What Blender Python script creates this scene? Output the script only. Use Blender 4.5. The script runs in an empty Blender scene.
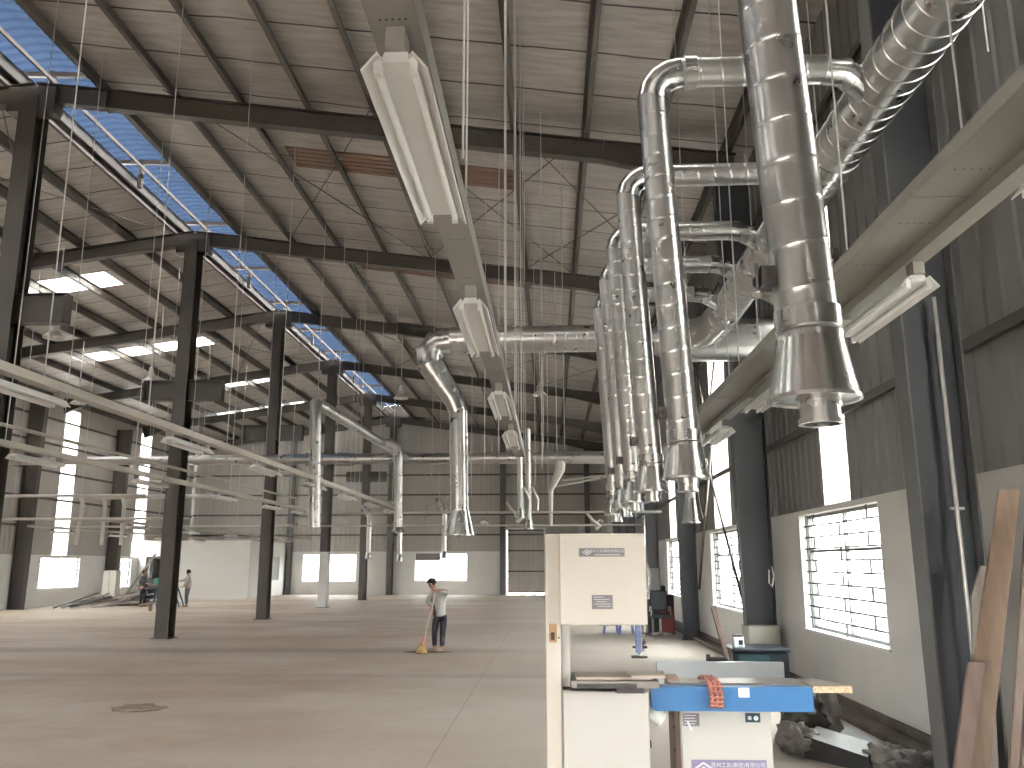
import bpy, math, random
from mathutils import Vector, Matrix, noise
random.seed(7)
SC = bpy.context.scene
COL = SC.collection
PI = math.pi

# ------------------------------------------------------------------ helpers
class MB:
    """collects faces, then links them as ONE mesh object"""
    def __init__(s): s.v=[]; s.f=[]; s.m=[]; s.s=[]; s.soft=False
    def add(s, vs, fs, mi=0, smooth=False):
        o=len(s.v); s.v += [Vector(v) for v in vs]
        for f in fs:
            s.f.append([i+o for i in f]); s.m.append(mi); s.s.append(smooth)
        return s
    def box(s, lo, hi, mi=0):
        x0,y0,z0=lo; x1,y1,z1=hi
        return s.hexa([(x0,y0,z0),(x1,y0,z0),(x1,y1,z0),(x0,y1,z0),(x0,y0,z1),(x1,y0,z1),(x1,y1,z1),(x0,y1,z1)],mi)
    def hexa(s, p, mi=0):
        return s.add(p,[(0,3,2,1),(4,5,6,7),(0,1,5,4),(1,2,6,5),(2,3,7,6),(3,0,4,7)],mi)
    def bbox(s, lo, hi, b=.006, mi=0):
        """box with chamfered edges: three crossed slabs' hull"""
        x0,y0,z0=lo; x1,y1,z1=hi
        def ring(z,i): return [(x0+i+b,y0+i,z),(x1-i-b,y0+i,z),(x1-i,y0+i+b,z),(x1-i,y1-i-b,z),(x1-i-b,y1-i,z),(x0+i+b,y1-i,z),(x0+i,y1-i-b,z),(x0+i,y0+i+b,z)]
        vs=ring(z0,b)+ring(z0+b,0)+ring(z1-b,0)+ring(z1,b)
        fs=[tuple(range(7,-1,-1)),tuple(range(24,32))]
        for k in range(3):
            for j in range(8): a=k*8+j; c=k*8+(j+1)%8; fs.append((a,c,c+8,a+8))
        return s.add(vs,fs,mi)
    def beam(s, p0, p1, w, h, up=(0,0,1), mi=0, w1=None, h1=None):
        """rectangular bar from p0 to p1, w across, h along 'up'"""
        p0=Vector(p0); p1=Vector(p1); d=(p1-p0).normalized(); up=Vector(up)
        a=d.cross(up); a.normalize(); u=a.cross(d).normalized()
        w1=w if w1 is None else w1; h1=h if h1 is None else h1
        q=[]
        for (p,ww,hh) in ((p0,w,h),(p1,w1,h1)):
            q+= [p-a*ww/2-u*hh/2, p+a*ww/2-u*hh/2, p+a*ww/2+u*hh/2, p-a*ww/2+u*hh/2]
        return s.add(q,[(0,3,2,1),(4,5,6,7),(0,1,5,4),(1,2,6,5),(2,3,7,6),(3,0,4,7)],mi)
    def prism(s, pts, axis, a, b, mi=0):
        """polygon pts extruded along axis from a to b"""
        def P(u,v,w): return {'X':(w,u,v),'Y':(u,w,v),'Z':(u,v,w)}[axis]
        n=len(pts); vs=[P(u,v,a) for u,v in pts]+[P(u,v,b) for u,v in pts]
        fs=[tuple(range(n)),tuple(range(2*n-1,n-1,-1))]+[(i,i+n,(i+1)%n+n,(i+1)%n) for i in range(n)]
        return s.add(vs,fs,mi)
    def tube(s, path, r, n=12, mi=0, ridge=None, caps=True, tilt=0.0, rh=.004, smooth=True):
        """round tube along a polyline with mitred joints; r scalar or list; ridge = spacing of raised seams"""
        P=[Vector(p) for p in path]; R=[r]*len(P) if not isinstance(r,(list,tuple)) else list(r)
        T=[(P[i+1]-P[i]).normalized() for i in range(len(P)-1)]
        ref=Vector((0,0,1)) if abs(T[0].z)<.9 else Vector((0,1,0))
        u=ref.cross(T[0]).normalized(); rings=[]
        def ring(c,t,uu,rr,nrm=None,sh=0.0):
            vv=t.cross(uu); out=[]
            for j in range(n):
                a=2*PI*j/n; off=(uu*math.cos(a)+vv*math.sin(a))*rr
                if nrm is not None:
                    off = off - t*(off.dot(nrm)/t.dot(nrm))
                out.append(c+off+t*(sh*math.cos(a+.8)))
            return out
        for i in range(len(P)):
            if i>0:
                t=T[min(i,len(T)-1)]; pt=T[i-1]
            if i==0: rings.append(ring(P[0],T[0],u,R[0]))
            elif i==len(P)-1: rings.append(ring(P[i],T[-1],u,R[i]))
            else:
                nrm=(T[i-1]+T[i]).normalized(); rings.append(ring(P[i],T[i-1],u,R[i],nrm))
                u=(u-T[i]*u.dot(T[i])).normalized()
                if u.length<.5: u=ref.cross(T[i]).normalized()
            if ridge and i<len(P)-1:
                L=(P[i+1]-P[i]).length; k=int(L/ridge)
                if k>=2:
                    for q in range(1,k):
                        c=P[i]+T[i]*(L*q/k); rr=R[i]+(R[i+1]-R[i])*q/k
                        for d,e in ((-.018,0),(-.005,0),(0,rh),(.005,0),(.018,0)):
                            rings.append(ring(c+T[i]*d,T[i],u,rr+e,None,tilt))
        vs=[p for g in rings for p in g]; fs=[]
        for k in range(len(rings)-1):
            for j in range(n): a=k*n+j; b=k*n+(j+1)%n; fs.append((a,b,b+n,a+n))
        s.add(vs,fs,mi,smooth)
        if caps:
            o=len(s.v)-len(vs)
            s.f.append([o+j for j in range(n-1,-1,-1)]); s.m.append(mi); s.s.append(False)
            s.f.append([o+len(vs)-n+j for j in range(n)]); s.m.append(mi); s.s.append(False)
        return s
    def lathe(s, prof, c, n=24, axis='Z', mi=0, smooth=True):
        """prof list of (r, t) turned about the axis through c"""
        vs=[]
        for r,t in prof:
            for j in range(n):
                a=2*PI*j/n; x,y=r*math.cos(a),r*math.sin(a)
                vs.append({'Z':(c[0]+x,c[1]+y,c[2]+t),'Y':(c[0]+x,c[1]+t,c[2]+y),'X':(c[0]+t,c[1]+x,c[2]+y)}[axis])
        fs=[]
        for k in range(len(prof)-1):
            for j in range(n): a=k*n+j; b=k*n+(j+1)%n; fs.append((a,b,b+n,a+n))
        return s.add(vs,fs,mi,smooth)
    def lump(s, c, r, seed=0, amp=.3, n=20, fl=None, mi=0, freq=1.6):
        vs=[];fs=[]; m=n//2; s.soft=True
        for i in range(m+1):
            th=PI*i/m
            for j in range(n):
                ph=2*PI*j/n; d=Vector((math.sin(th)*math.cos(ph),math.sin(th)*math.sin(ph),math.cos(th)))
                k=1+amp*noise.noise(d*freq+Vector((seed*3.1,seed,0)))+amp*.6*abs(noise.noise(d*freq*2.6+Vector((seed,7,seed))))
                p=Vector((c[0]+d.x*r[0]*k,c[1]+d.y*r[1]*k,c[2]+d.z*r[2]*k))
                if fl is not None and p.z<fl: p.z=fl
                vs.append(p)
        for i in range(m):
            for j in range(n): a=i*n+j; b=i*n+(j+1)%n; fs.append((a,a+n,b+n,b))
        return s.add(vs,fs,mi,True)
    def build(s, name, mats, parent=None, origin=None):
        me=bpy.data.meshes.new(name)
        off=Vector((0,0,0))
        if parent is not None: off=wloc(parent)
        if origin is not None: off=Vector(origin)
        base = off
        me.from_pydata([tuple(v-base) for v in s.v],[],s.f)
        if not isinstance(mats,(list,tuple)): mats=[mats]
        for m in mats: me.materials.append(m)
        me.polygons.foreach_set('material_index',s.m); me.polygons.foreach_set('use_smooth',s.s)
        me.update()
        if any(s.s) and not s.soft: me.set_sharp_from_angle(angle=math.radians(26))
        o=bpy.data.objects.new(name,me); COL.objects.link(o)
        if parent is not None:
            o.parent=parent
            if origin is not None: o.location=Vector(origin)-wloc(parent)
        elif origin is not None: o.location=origin
        return o

def wloc(o):
    l=Vector(o.location)
    while o.parent is not None: o=o.parent; l=l+Vector(o.location)
    return l
def tag(o,label,cat,group=None,kind=None):
    o['label']=label; o['category']=cat
    if group: o['group']=group
    if kind: o['kind']=kind
    return o
def struct(o,label=None,cat=None):
    o['kind']='structure'
    if label: o['label']=label; o['category']=cat
    return o
def empty(name,loc,label,cat,group=None):
    o=bpy.data.objects.new(name,None); COL.objects.link(o); o.location=loc; o.empty_display_size=.1
    return tag(o,label,cat,group)
def copy_tree(o,loc=None,label=None,parent=None,group=None):
    c=o.copy(); COL.objects.link(c)
    if parent is not None: c.parent=parent
    if loc is not None: c.location=loc
    if label: c['label']=label
    if group: c['group']=group
    for ch in list(o.children): copy_tree(ch,parent=c)
    return c
ORD=['first','second','third','fourth','fifth','sixth','seventh','eighth','ninth','tenth','eleventh','twelfth','thirteenth','fourteenth','fifteenth','sixteenth']

# ------------------------------------------------------------------ materials
def newmat(name):
    m=bpy.data.materials.new(name); m.use_nodes=True; nt=m.node_tree; nt.nodes.clear()
    out=nt.nodes.new('ShaderNodeOutputMaterial'); return m,nt,out
def N(nt,t,**kw):
    n=nt.nodes.new(t)
    for k,v in kw.items():
        if k in n.inputs: n.inputs[k].default_value=v
        else: setattr(n,k,v)
    return n
def paint(name,col,rough=.5,metal=0.0,var=.12,scale=3.0,bump=.0,col2=None,stretch=(1,1,1),detail=4,spec=.5,bscale=None):
    m,nt,out=newmat(name); L=nt.links
    b=N(nt,'ShaderNodeBsdfPrincipled'); b.inputs['Roughness'].default_value=rough; b.inputs['Metallic'].default_value=metal
    b.inputs['Specular IOR Level'].default_value=spec
    tc=N(nt,'ShaderNodeTexCoord'); mp=N(nt,'ShaderNodeMapping'); mp.inputs['Scale'].default_value=stretch
    L.new(tc.outputs['Object'],mp.inputs['Vector'])
    nz=N(nt,'ShaderNodeTexNoise'); nz.inputs['Scale'].default_value=scale; nz.inputs['Detail'].default_value=detail
    L.new(mp.outputs[0],nz.inputs['Vector'])
    cr=N(nt,'ShaderNodeValToRGB')
    c2=col2 or tuple(max(0,c*(1-var*2)) for c in col)
    cr.color_ramp.elements[0].position=.3; cr.color_ramp.elements[1].position=.7
    cr.color_ramp.elements[0].color=(*c2,1); cr.color_ramp.elements[1].color=(*col,1)
    L.new(nz.outputs[0],cr.inputs[0]); L.new(cr.outputs[0],b.inputs['Base Color'])
    if bump:
        n2=N(nt,'ShaderNodeTexNoise'); n2.inputs['Scale'].default_value=bscale or scale*4; L.new(mp.outputs[0],n2.inputs['Vector'])
        bp=N(nt,'ShaderNodeBump'); bp.inputs['Strength'].default_value=bump; bp.inputs['Distance'].default_value=.02
        L.new(n2.outputs[0],bp.inputs['Height']); L.new(bp.outputs[0],b.inputs['Normal'])
    L.new(b.outputs[0],out.inputs[0]); return m

M={}
M['col_dark']=paint('steel_paint_brown_black',(.044,.037,.031),.5,0,.15,1.5)
M['col_cool_lit']=paint('steel_paint_cool_light',(.018,.0205,.026),.5,0,.1,1.2)  # same paint as the ridge steel, its different light put into the colour
M['col_edge']=paint('steel_flange_grey',(.085,.085,.084),.5,0,.1,1.2)
M['purlin']=paint('purlin_paint',(.088,.077,.067),.55,.2,.15,2)
M['rod']=paint('rod_dark',(.08,.07,.06),.6)
M['wire']=paint('wire_galv',(.55,.54,.52),.45,.5,.05)
M['plaster']=paint('white_plaster',(.72,.71,.69),.85,0,.04,1.2,.05)
M['plaster_warm']=paint('white_partition',(.66,.65,.63),.8,0,.03,.6)
M['reveal']=paint('window_reveal',(.82,.82,.82),.7,0,.02)
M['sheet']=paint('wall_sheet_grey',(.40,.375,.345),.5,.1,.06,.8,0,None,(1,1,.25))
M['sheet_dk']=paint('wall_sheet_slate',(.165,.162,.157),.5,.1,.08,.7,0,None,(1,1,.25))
M['galv']=None
M['tray']=paint('tray_beige',(.22,.208,.185),.42,.1,.05,1.5)
M['tray_pale']=paint('tray_pale_beige',(.46,.43,.375),.42,.1,.05,1.5)
M['duct_pale']=paint('pale_duct_paint',(.62,.60,.56),.4,.2,.05,2)
M['tray_dark']=paint('tray_holes',(.05,.05,.05),.7)
M['white_enamel']=paint('fixture_white',(.85,.85,.84),.3,0,.02)
M['tubeglass']=paint('lamp_tube_white',(.93,.93,.92),.15,0,.0)
M['cream']=paint('machine_cream',(.62,.575,.51),.38,0,.03,1.2)
M['cream_lt']=paint('machine_cream_pale',(.49,.475,.445),.38,0,.02,1.2)
M['blue']=paint('machine_blue',(.038,.14,.32),.35,0,.03,1)
M['bluepost']=paint('guide_blue',(.14,.19,.34),.4,0,.1,8)
M['castiron']=paint('table_iron',(.30,.27,.25),.35,.6,.2,6)
M['ironed']=paint('dark_iron',(.06,.055,.055),.5,.4,.2,9)
M['plate']=paint('nameplate_grey',(.17,.15,.17),.4,.2,.05)
M['plate_vio']=paint('nameplate_violet',(.22,.20,.33),.4,.1,.05)
M['letter']=paint('letter_pale',(.62,.60,.60),.5,0,.0)
M['steel']=paint('bright_steel',(.65,.65,.65),.25,1,.05)
M['black']=paint('black_plastic',(.015,.015,.018),.45,0,.1)
M['teal']=paint('dark_teal_fabric',(.018,.03,.035),.6,0,.2)
M['red']=paint('dark_red_panel',(.16,.015,.018),.5,0,.1)
M['ply']=paint('plywood_top',(.50,.42,.355),.6,0,.15,6,0,None,(1,6,1))
M['wood']=paint('tan_timber',(.26,.18,.13),.65,0,.14,3,.05,None,(6,6,.6))
M['wood2']=paint('pinkish_timber',(.20,.145,.118),.65,0,.14,3,.05,None,(6,6,.6))
M['wooddk']=paint('dark_timber',(.13,.085,.068),.65,0,.2,3,.05,None,(6,6,.6))
M['woodgr']=paint('grey_timber',(.27,.235,.205),.7,0,.15,3,.05,None,(6,6,.6))
M['chip']=paint('chipboard_edge',(.66,.54,.38),.8,0,.0,60,.3,(.34,.22,.12))
M['white_panel']=paint('white_laminate',(.80,.86,.92),.25,0,.02,.8)
M['bluebox']=paint('slate_blue_metal',(.010,.017,.026),.45,.1,.25,3)
M['tealglass']=paint('teal_panel',(.03,.075,.095),.3,.1,.3,6)
M['concrete']=paint('pedestal_concrete',(.50,.49,.44),.9,0,.1,5)
M['brownkerb']=paint('kerb_brown',(.15,.125,.105),.85,0,.2,3,.1)
M['bagclear']=paint('crumpled_plastic_grey',(.20,.18,.16),.5,0,.25,8,.5)
M['bagdark']=paint('crumpled_plastic_dark',(.05,.045,.04),.5,0,.3,7,.4)
M['cardbrown']=paint('brown_sheeting',(.17,.095,.06),.6,0,.2,3,0,None,(.4,6,1))
M['green']=paint('machine_green',(.04,.30,.24),.5)
M['greybox']=paint('switchbox_grey',(.17,.17,.165),.5,0,.05)
M['beigecab']=paint('cabinet_beige',(.42,.40,.35),.6,0,.05)
M['shirt_lt']=paint('shirt_pale_grey',(.42,.41,.405),.9,0,.08,12)
M['tee_dk']=paint('tshirt_black',(.02,.02,.025),.9)
M['navy']=paint('trousers_navy',(.008,.008,.017),.85)
M['jeans']=paint('jeans_blue',(.07,.10,.15),.85)
M['skin']=paint('skin_brown',(.36,.20,.13),.6,0,.03)
M['hair']=paint('hair_black',(.012,.01,.01),.7)
M['straw']=paint('straw_broom',(.34,.22,.10),.9,0,.25,30,.3,None,(1,1,.2))
M['pink']=paint('pink_plastic',(.62,.20,.17),.5)
M['ladder']=paint('ladder_blue',(.03,.07,.13),.5)
M['rag']=paint('reddish_cloth',(.42,.17,.13),.85,0,.2,20,.1)
M['dirt']=paint('brown_dirt',(.27,.205,.155),.95,0,.2,20,.3)
M['lampal']=paint('lamp_shade_aluminium',(.72,.70,.66),.35,.6,.05)
M['brownsw']=paint('switch_plate_orange_brown',(.45,.27,.14),.6)

def galv(name,base=(.54,.53,.515),rough=.27):
    m,nt,out=newmat(name); L=nt.links
    b=N(nt,'ShaderNodeBsdfPrincipled'); b.inputs['Metallic'].default_value=1
    tc=N(nt,'ShaderNodeTexCoord')
    nz=N(nt,'ShaderNodeTexNoise'); nz.inputs['Scale'].default_value=7; nz.inputs['Detail'].default_value=6
    L.new(tc.outputs['Object'],nz.inputs['Vector'])
    
    mr=N(nt,'ShaderNodeMapRange'); mr.inputs['To Min'].default_value=rough-.04; mr.inputs['To Max'].default_value=rough+.08
    L.new(nz.outputs[0],mr.inputs['Value']); L.new(mr.outputs[0],b.inputs['Roughness'])
    mx=N(nt,'ShaderNodeMix'); mx.data_type='RGBA'; mx.inputs['Factor'].default_value=.12
    mx.inputs['A'].default_value=(*base,1); L.new(nz.outputs[0],mx.inputs['B'])
    hs=N(nt,'ShaderNodeHueSaturation'); hs.inputs['Saturation'].default_value=.25; L.new(mx.outputs['Result'],hs.inputs['Color'])
    L.new(hs.outputs[0],b.inputs['Base Color'])
    L.new(b.outputs[0],out.inputs[0]); return m
M['galv']=galv('galvanised_duct')
M['galv2']=galv('galvanised_hood',(.55,.55,.54),.24)

def foil():
    """silver roof insulation with sheet seams every 1.2 m and wrinkles running down the slope"""
    m,nt,out=newmat('roof_foil'); L=nt.links
    b=N(nt,'ShaderNodeBsdfPrincipled'); b.inputs['Metallic'].default_value=.4; b.inputs['Roughness'].default_value=.48
    g=N(nt,'ShaderNodeNewGeometry'); sx=N(nt,'ShaderNodeSeparateXYZ'); L.new(g.outputs['Position'],sx.inputs[0])
    wob=N(nt,'ShaderNodeTexNoise'); wob.inputs['Scale'].default_value=1.3; L.new(g.outputs['Position'],wob.inputs['Vector'])
    ad=N(nt,'ShaderNodeMath',operation='MULTIPLY_ADD'); L.new(wob.outputs[0],ad.inputs[0]); ad.inputs[1].default_value=.12; L.new(sx.outputs['Y'],ad.inputs[2])
    md=N(nt,'ShaderNodeMath',operation='PINGPONG'); L.new(ad.outputs[0],md.inputs[0]); md.inputs[1].default_value=.6
    lt=N(nt,'ShaderNodeMath',operation='LESS_THAN'); L.new(md.outputs[0],lt.inputs[0]); lt.inputs[1].default_value=.022
    mp=N(nt,'ShaderNodeMapping'); mp.inputs['Scale'].default_value=(.6,4,1); L.new(g.outputs['Position'],mp.inputs['Vector'])
    nz=N(nt,'ShaderNodeTexNoise'); nz.inputs['Scale'].default_value=2.2; nz.inputs['Detail'].default_value=5; L.new(mp.outputs[0],nz.inputs['Vector'])
    cr=N(nt,'ShaderNodeValToRGB'); cr.color_ramp.elements[0].position=.25; cr.color_ramp.elements[1].position=.75
    cr.color_ramp.elements[0].color=(.33,.30,.275,1); cr.color_ramp.elements[1].color=(.51,.48,.455,1)
    L.new(nz.outputs[0],cr.inputs[0])
    mx=N(nt,'ShaderNodeMix'); mx.data_type='RGBA'; L.new(lt.outputs[0],mx.inputs['Factor']); L.new(cr.outputs[0],mx.inputs['A']); mx.inputs['B'].default_value=(.06,.05,.045,1)
    L.new(mx.outputs['Result'],b.inputs['Base Color'])
    bp=N(nt,'ShaderNodeBump'); bp.inputs['Strength'].default_value=.25; bp.inputs['Distance'].default_value=.05
    L.new(nz.outputs[0],bp.inputs['Height']); L.new(bp.outputs[0],b.inputs['Normal'])
    L.new(b.outputs[0],out.inputs[0]); return m
M['foil']=foil()

def floor_mat():
    m,nt,out=newmat('dusty_concrete'); L=nt.links
    b=N(nt,'ShaderNodeBsdfPrincipled')
    g=N(nt,'ShaderNodeNewGeometry'); sx=N(nt,'ShaderNodeSeparateXYZ'); L.new(g.outputs['Position'],sx.inputs[0])
    n1=N(nt,'ShaderNodeTexNoise'); n1.inputs['Scale'].default_value=.22; n1.inputs['Detail'].default_value=6; n1.inputs['Roughness'].default_value=.6
    mp=N(nt,'ShaderNodeMapping'); mp.inputs['Scale'].default_value=(1,1.5,1); L.new(g.outputs['Position'],mp.inputs['Vector']); L.new(mp.outputs[0],n1.inputs['Vector'])
    n2=N(nt,'ShaderNodeTexNoise'); n2.inputs['Scale'].default_value=2.2; n2.inputs['Detail'].default_value=7; n2.inputs['Roughness'].default_value=.65; L.new(g.outputs['Position'],n2.inputs['Vector'])
    cr=N(nt,'ShaderNodeValToRGB'); e=cr.color_ramp.elements
    e[0].position=.40; e[0].color=(.43,.335,.26,1); e[1].position=.62; e[1].color=(.55,.48,.41,1)
    L.new(n1.outputs[0],cr.inputs[0])
    mx=N(nt,'ShaderNodeMix'); mx.data_type='RGBA'; mx.blend_type='OVERLAY'; mx.inputs['Factor'].default_value=.14
    L.new(cr.outputs[0],mx.inputs['A']); L.new(n2.outputs[0],mx.inputs['B'])
    # less dust (greyer, cooler) towards the machines aisle X>-1.5
    mr=N(nt,'ShaderNodeMapRange'); mr.inputs['From Min'].default_value=-4; mr.inputs['From Max'].default_value=.5; L.new(sx.outputs['X'],mr.inputs['Value'])
    m2=N(nt,'ShaderNodeMix'); m2.data_type='RGBA'; L.new(mr.outputs[0],m2.inputs['Factor']); L.new(mx.outputs['Result'],m2.inputs['A'])
    m2b=N(nt,'ShaderNodeMix'); m2b.data_type='RGBA'; m2b.inputs['Factor'].default_value=.75; L.new(mx.outputs['Result'],m2b.inputs['A']); m2b.inputs['B'].default_value=(.54,.50,.455,1)
    L.new(m2b.outputs['Result'],m2.inputs['B'])
    # dirt bands across the hall: at Y = 18.9 and a faint one at 14.9
    def band(y,w,wob):
        a=N(nt,'ShaderNodeMath',operation='MULTIPLY_ADD'); L.new(n2.outputs[0],a.inputs[0]); a.inputs[1].default_value=wob; L.new(sx.outputs['Y'],a.inputs[2])
        s=N(nt,'ShaderNodeMath',operation='SUBTRACT'); L.new(a.outputs[0],s.inputs[0]); s.inputs[1].default_value=y+wob*.5
        ab=N(nt,'ShaderNodeMath',operation='ABSOLUTE'); L.new(s.outputs[0],ab.inputs[0])
        r=N(nt,'ShaderNodeMapRange'); L.new(ab.outputs[0],r.inputs['Value']); r.inputs['From Min'].default_value=0; r.inputs['From Max'].default_value=w; r.inputs['To Min'].default_value=1; r.inputs['To Max'].default_value=0
        return r
    b1=band(18.8,.85,.6); b2=band(14.7,.35,.3)
    xm=N(nt,'ShaderNodeMapRange'); L.new(sx.outputs['X'],xm.inputs['Value']); xm.inputs['From Min'].default_value=2.0; xm.inputs['From Max'].default_value=-2.5
    f1=N(nt,'ShaderNodeMath',operation='MULTIPLY'); L.new(b1.outputs[0],f1.inputs[0]); L.new(xm.outputs[0],f1.inputs[1])
    f2=N(nt,'ShaderNodeMath',operation='MULTIPLY'); L.new(b2.outputs[0],f2.inputs[0]); f2.inputs[1].default_value=.35
    f3=N(nt,'ShaderNodeMath',operation='MULTIPLY_ADD'); L.new(f1.outputs[0],f3.inputs[0]); f3.inputs[1].default_value=.65; L.new(f2.outputs[0],f3.inputs[2]); f3.use_clamp=True
    m3=N(nt,'ShaderNodeMix'); m3.data_type='RGBA'; L.new(f3.outputs[0],m3.inputs['Factor']); L.new(m2.outputs['Result'],m3.inputs['A']); m3.inputs['B'].default_value=(.25,.19,.145,1)
    # slab joint running away from the camera at X=-1.2, and cross joints
    def joint(sock,pos,w):
        s=N(nt,'ShaderNodeMath',operation='SUBTRACT'); L.new(sock,s.inputs[0]); s.inputs[1].default_value=pos
        ab=N(nt,'ShaderNodeMath',operation='ABSOLUTE'); L.new(s.outputs[0],ab.inputs[0])
        l=N(nt,'ShaderNodeMath',operation='LESS_THAN'); L.new(ab.outputs[0],l.inputs[0]); l.inputs[1].default_value=w; return l
    j=joint(sx.outputs['X'],-1.15,.012)
    f4=N(nt,'ShaderNodeMath',operation='MULTIPLY'); L.new(j.outputs[0],f4.inputs[0]); f4.inputs[1].default_value=.28
    m4=N(nt,'ShaderNodeMix'); m4.data_type='RGBA'; L.new(f4.outputs[0],m4.inputs['Factor']); L.new(m3.outputs['Result'],m4.inputs['A']); m4.inputs['B'].default_value=(.2,.17,.14,1)
    L.new(m4.outputs['Result'],b.inputs['Base Color'])
    rr=N(nt,'ShaderNodeMapRange'); L.new(n1.outputs[0],rr.inputs['Value']); rr.inputs['To Min'].default_value=.85; rr.inputs['To Max'].default_value=.6; b.inputs['Specular IOR Level'].default_value=.35; L.new(rr.outputs[0],b.inputs['Roughness'])
    bp=N(nt,'ShaderNodeBump'); bp.inputs['Strength'].default_value=.08; bp.inputs['Distance'].default_value=.02; L.new(n2.outputs[0],bp.inputs['Height']); L.new(bp.outputs[0],b.inputs['Normal'])
    L.new(b.outputs[0],out.inputs[0]); return m
M['floor']=floor_mat()

def translucent(name,col,k=.6,stripes=False):
    m,nt,out=newmat(name); L=nt.links
    t=N(nt,'ShaderNodeBsdfTranslucent'); d=N(nt,'ShaderNodeBsdfDiffuse'); mx=N(nt,'ShaderNodeMixShader'); mx.inputs[0].default_value=1-k
    t.inputs[0].default_value=(*col,1); d.inputs[0].default_value=(*[c*.8 for c in col],1)
    if stripes:
        g=N(nt,'ShaderNodeNewGeometry'); n=N(nt,'ShaderNodeTexNoise'); n.inputs['Scale'].default_value=.8; L.new(g.outputs['Position'],n.inputs['Vector'])
        c=N(nt,'ShaderNodeValToRGB'); c.color_ramp.elements[0].color=(*[x*.6 for x in col],1); c.color_ramp.elements[1].color=(*col,1)
        L.new(n.outputs[0],c.inputs[0]); L.new(c.outputs[0],t.inputs[0])
    L.new(t.outputs[0],mx.inputs[1]); L.new(d.outputs[0],mx.inputs[2]); L.new(mx.outputs[0],out.inputs[0]); return m
M['skylight']=translucent('milky_skylight_sheet',(.93,.94,.93),.85)
M['bluesheet']=translucent('blue_translucent_sheet',(.022,.036,.066),.10,True)
def glass():
    m,nt,out=newmat('window_glass'); L=nt.links
    t=N(nt,'ShaderNodeBsdfTransparent'); g=N(nt,'ShaderNodeBsdfGlossy'); g.inputs['Roughness'].default_value=.03; mx=N(nt,'ShaderNodeMixShader'); mx.inputs[0].default_value=.08
    t.inputs[0].default_value=(.50,.52,.52,1)
    L.new(t.outputs[0],mx.inputs[1]); L.new(g.outputs[0],mx.inputs[2]); L.new(mx.outputs[0],out.inputs[0]); return m
M['glass']=glass()

# ------------------------------------------------------------------ camera (f = 860 px at 1024 wide, pitched up about 12 degrees)
def set_camera():
    f=860.; d=Vector((551-512,-(563.5-384),-f)).normalized(); u=Vector((-.0105,1,0)); u=(u-d*u.dot(d)).normalized(); x=d.cross(u)
    # world axes expressed in camera coordinates: X=x, Y=d, Z=u ; camera axes in the world are the rows
    R=Matrix(((x.x,x.y,x.z),(d.x,d.y,d.z),(u.x,u.y,u.z)))
    cd=bpy.data.cameras.new('camera'); co=bpy.data.objects.new('camera',cd); COL.objects.link(co)
    cd.sensor_fit='HORIZONTAL'; cd.sensor_width=36; cd.lens=f/1024*36; cd.clip_end=400; cd.clip_start=.05
    co.matrix_world=Matrix.Translation((0,0,1.8)) @ R.to_4x4(); SC.camera=co
set_camera()

# ------------------------------------------------------------------ hall dimensions
XR=3.67; XL=-22.0; XM=-9.6; YB=-12.0; YF=52.3
FR=[-7.2,-.2,6.95,14.35,21.75,29.2,36.9,44.6,52.0]         # frame lines
SL=.137
def zraf(x): return 10.5-SL*abs(x-XM)
def zroof(x): return zraf(x)+.395

# floor and ground
struct(MB().box((XL-.2,YB,-.2),(XR+.2,YF+.2,0)).build('floor',M['floor']))
gr=MB(); 
for (a,b,c,d) in ((-120,XL-.2,-60,120),(XR+.2,60,-60,120),(XL-.2,XR+.2,-60,YB),(XL-.2,XR+.2,YF+.2,120)): gr.box((a,c,-.25),(b,d,-.05))
M['ground']=paint('pale_yard_concrete',(.5,.48,.44),.9,0,.1,.2)
struct(gr.build('ground',M['ground']))

def corr_wall(mb,axis,at,out,u0,u1,z0f,z1f,mi,pitch=.3,amp=.016):
    """profiled sheet standing on u0..u1 of the wall plane; z0f/z1f give bottom and top heights"""
    us=[]; u=u0; k=math.ceil(u0/pitch-1e-6)
    prof=[(0,0),(.35,0),(.45,1),(.9,1)]
    pts=[]
    n0=math.floor(u0/pitch)-1; n1=math.ceil(u1/pitch)+1
    def h(u):
        t=(u/pitch)%1.0
        if t<.55: return 0
        if t<.65: return (t-.55)/.1
        if t<.9: return 1
        return 1-(t-.9)/.1
    for n in range(n0,n1+1):
        for t in (0,.55,.65,.9):
            q=(n+t)*pitch
            if u0<q<u1: pts.append(q)
    pts=[u0]+pts+[u1]
    vs=[];fs=[]
    for q in pts:
        w=at+out*amp*h(q)
        for z in (z0f(q),z1f(q)):
            vs.append((w,q,z) if axis=='X' else (q,w,z))
    for i in range(len(pts)-1): a=2*i; fs.append((a,a+2,a+3,a+1))
    mb.add(vs,fs,mi)
    # outer skin so the wall has thickness
    vs2=[]
    for q in (u0,u1):
        w=at+out*.07
        for z in (z0f(q),z1f(q)): vs2.append((w,q,z) if axis=='X' else (q,w,z))
    mb.add(vs2,[(0,1,3,2)],mi)

def brick_wall(mb,axis,a0,a1,u0,u1,top,wins,mi=0):
    """solid low wall with rectangular openings (u0,u1,z0,z1)"""
    wins=sorted(wins); cur=u0
    def B(p,q,z0,z1):
        if q-p<1e-4 or z1-z0<1e-4: return
        mb.box((a0,p,z0),(a1,q,z1),mi) if axis=='X' else mb.box((p,a0,z0),(q,a1,z1),mi)
    for (p,q,z0,z1) in wins:
        B(cur,p,0,top); B(p,q,0,z0); B(p,q,z1,top); cur=q
    B(cur,u1,0,top)

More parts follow.
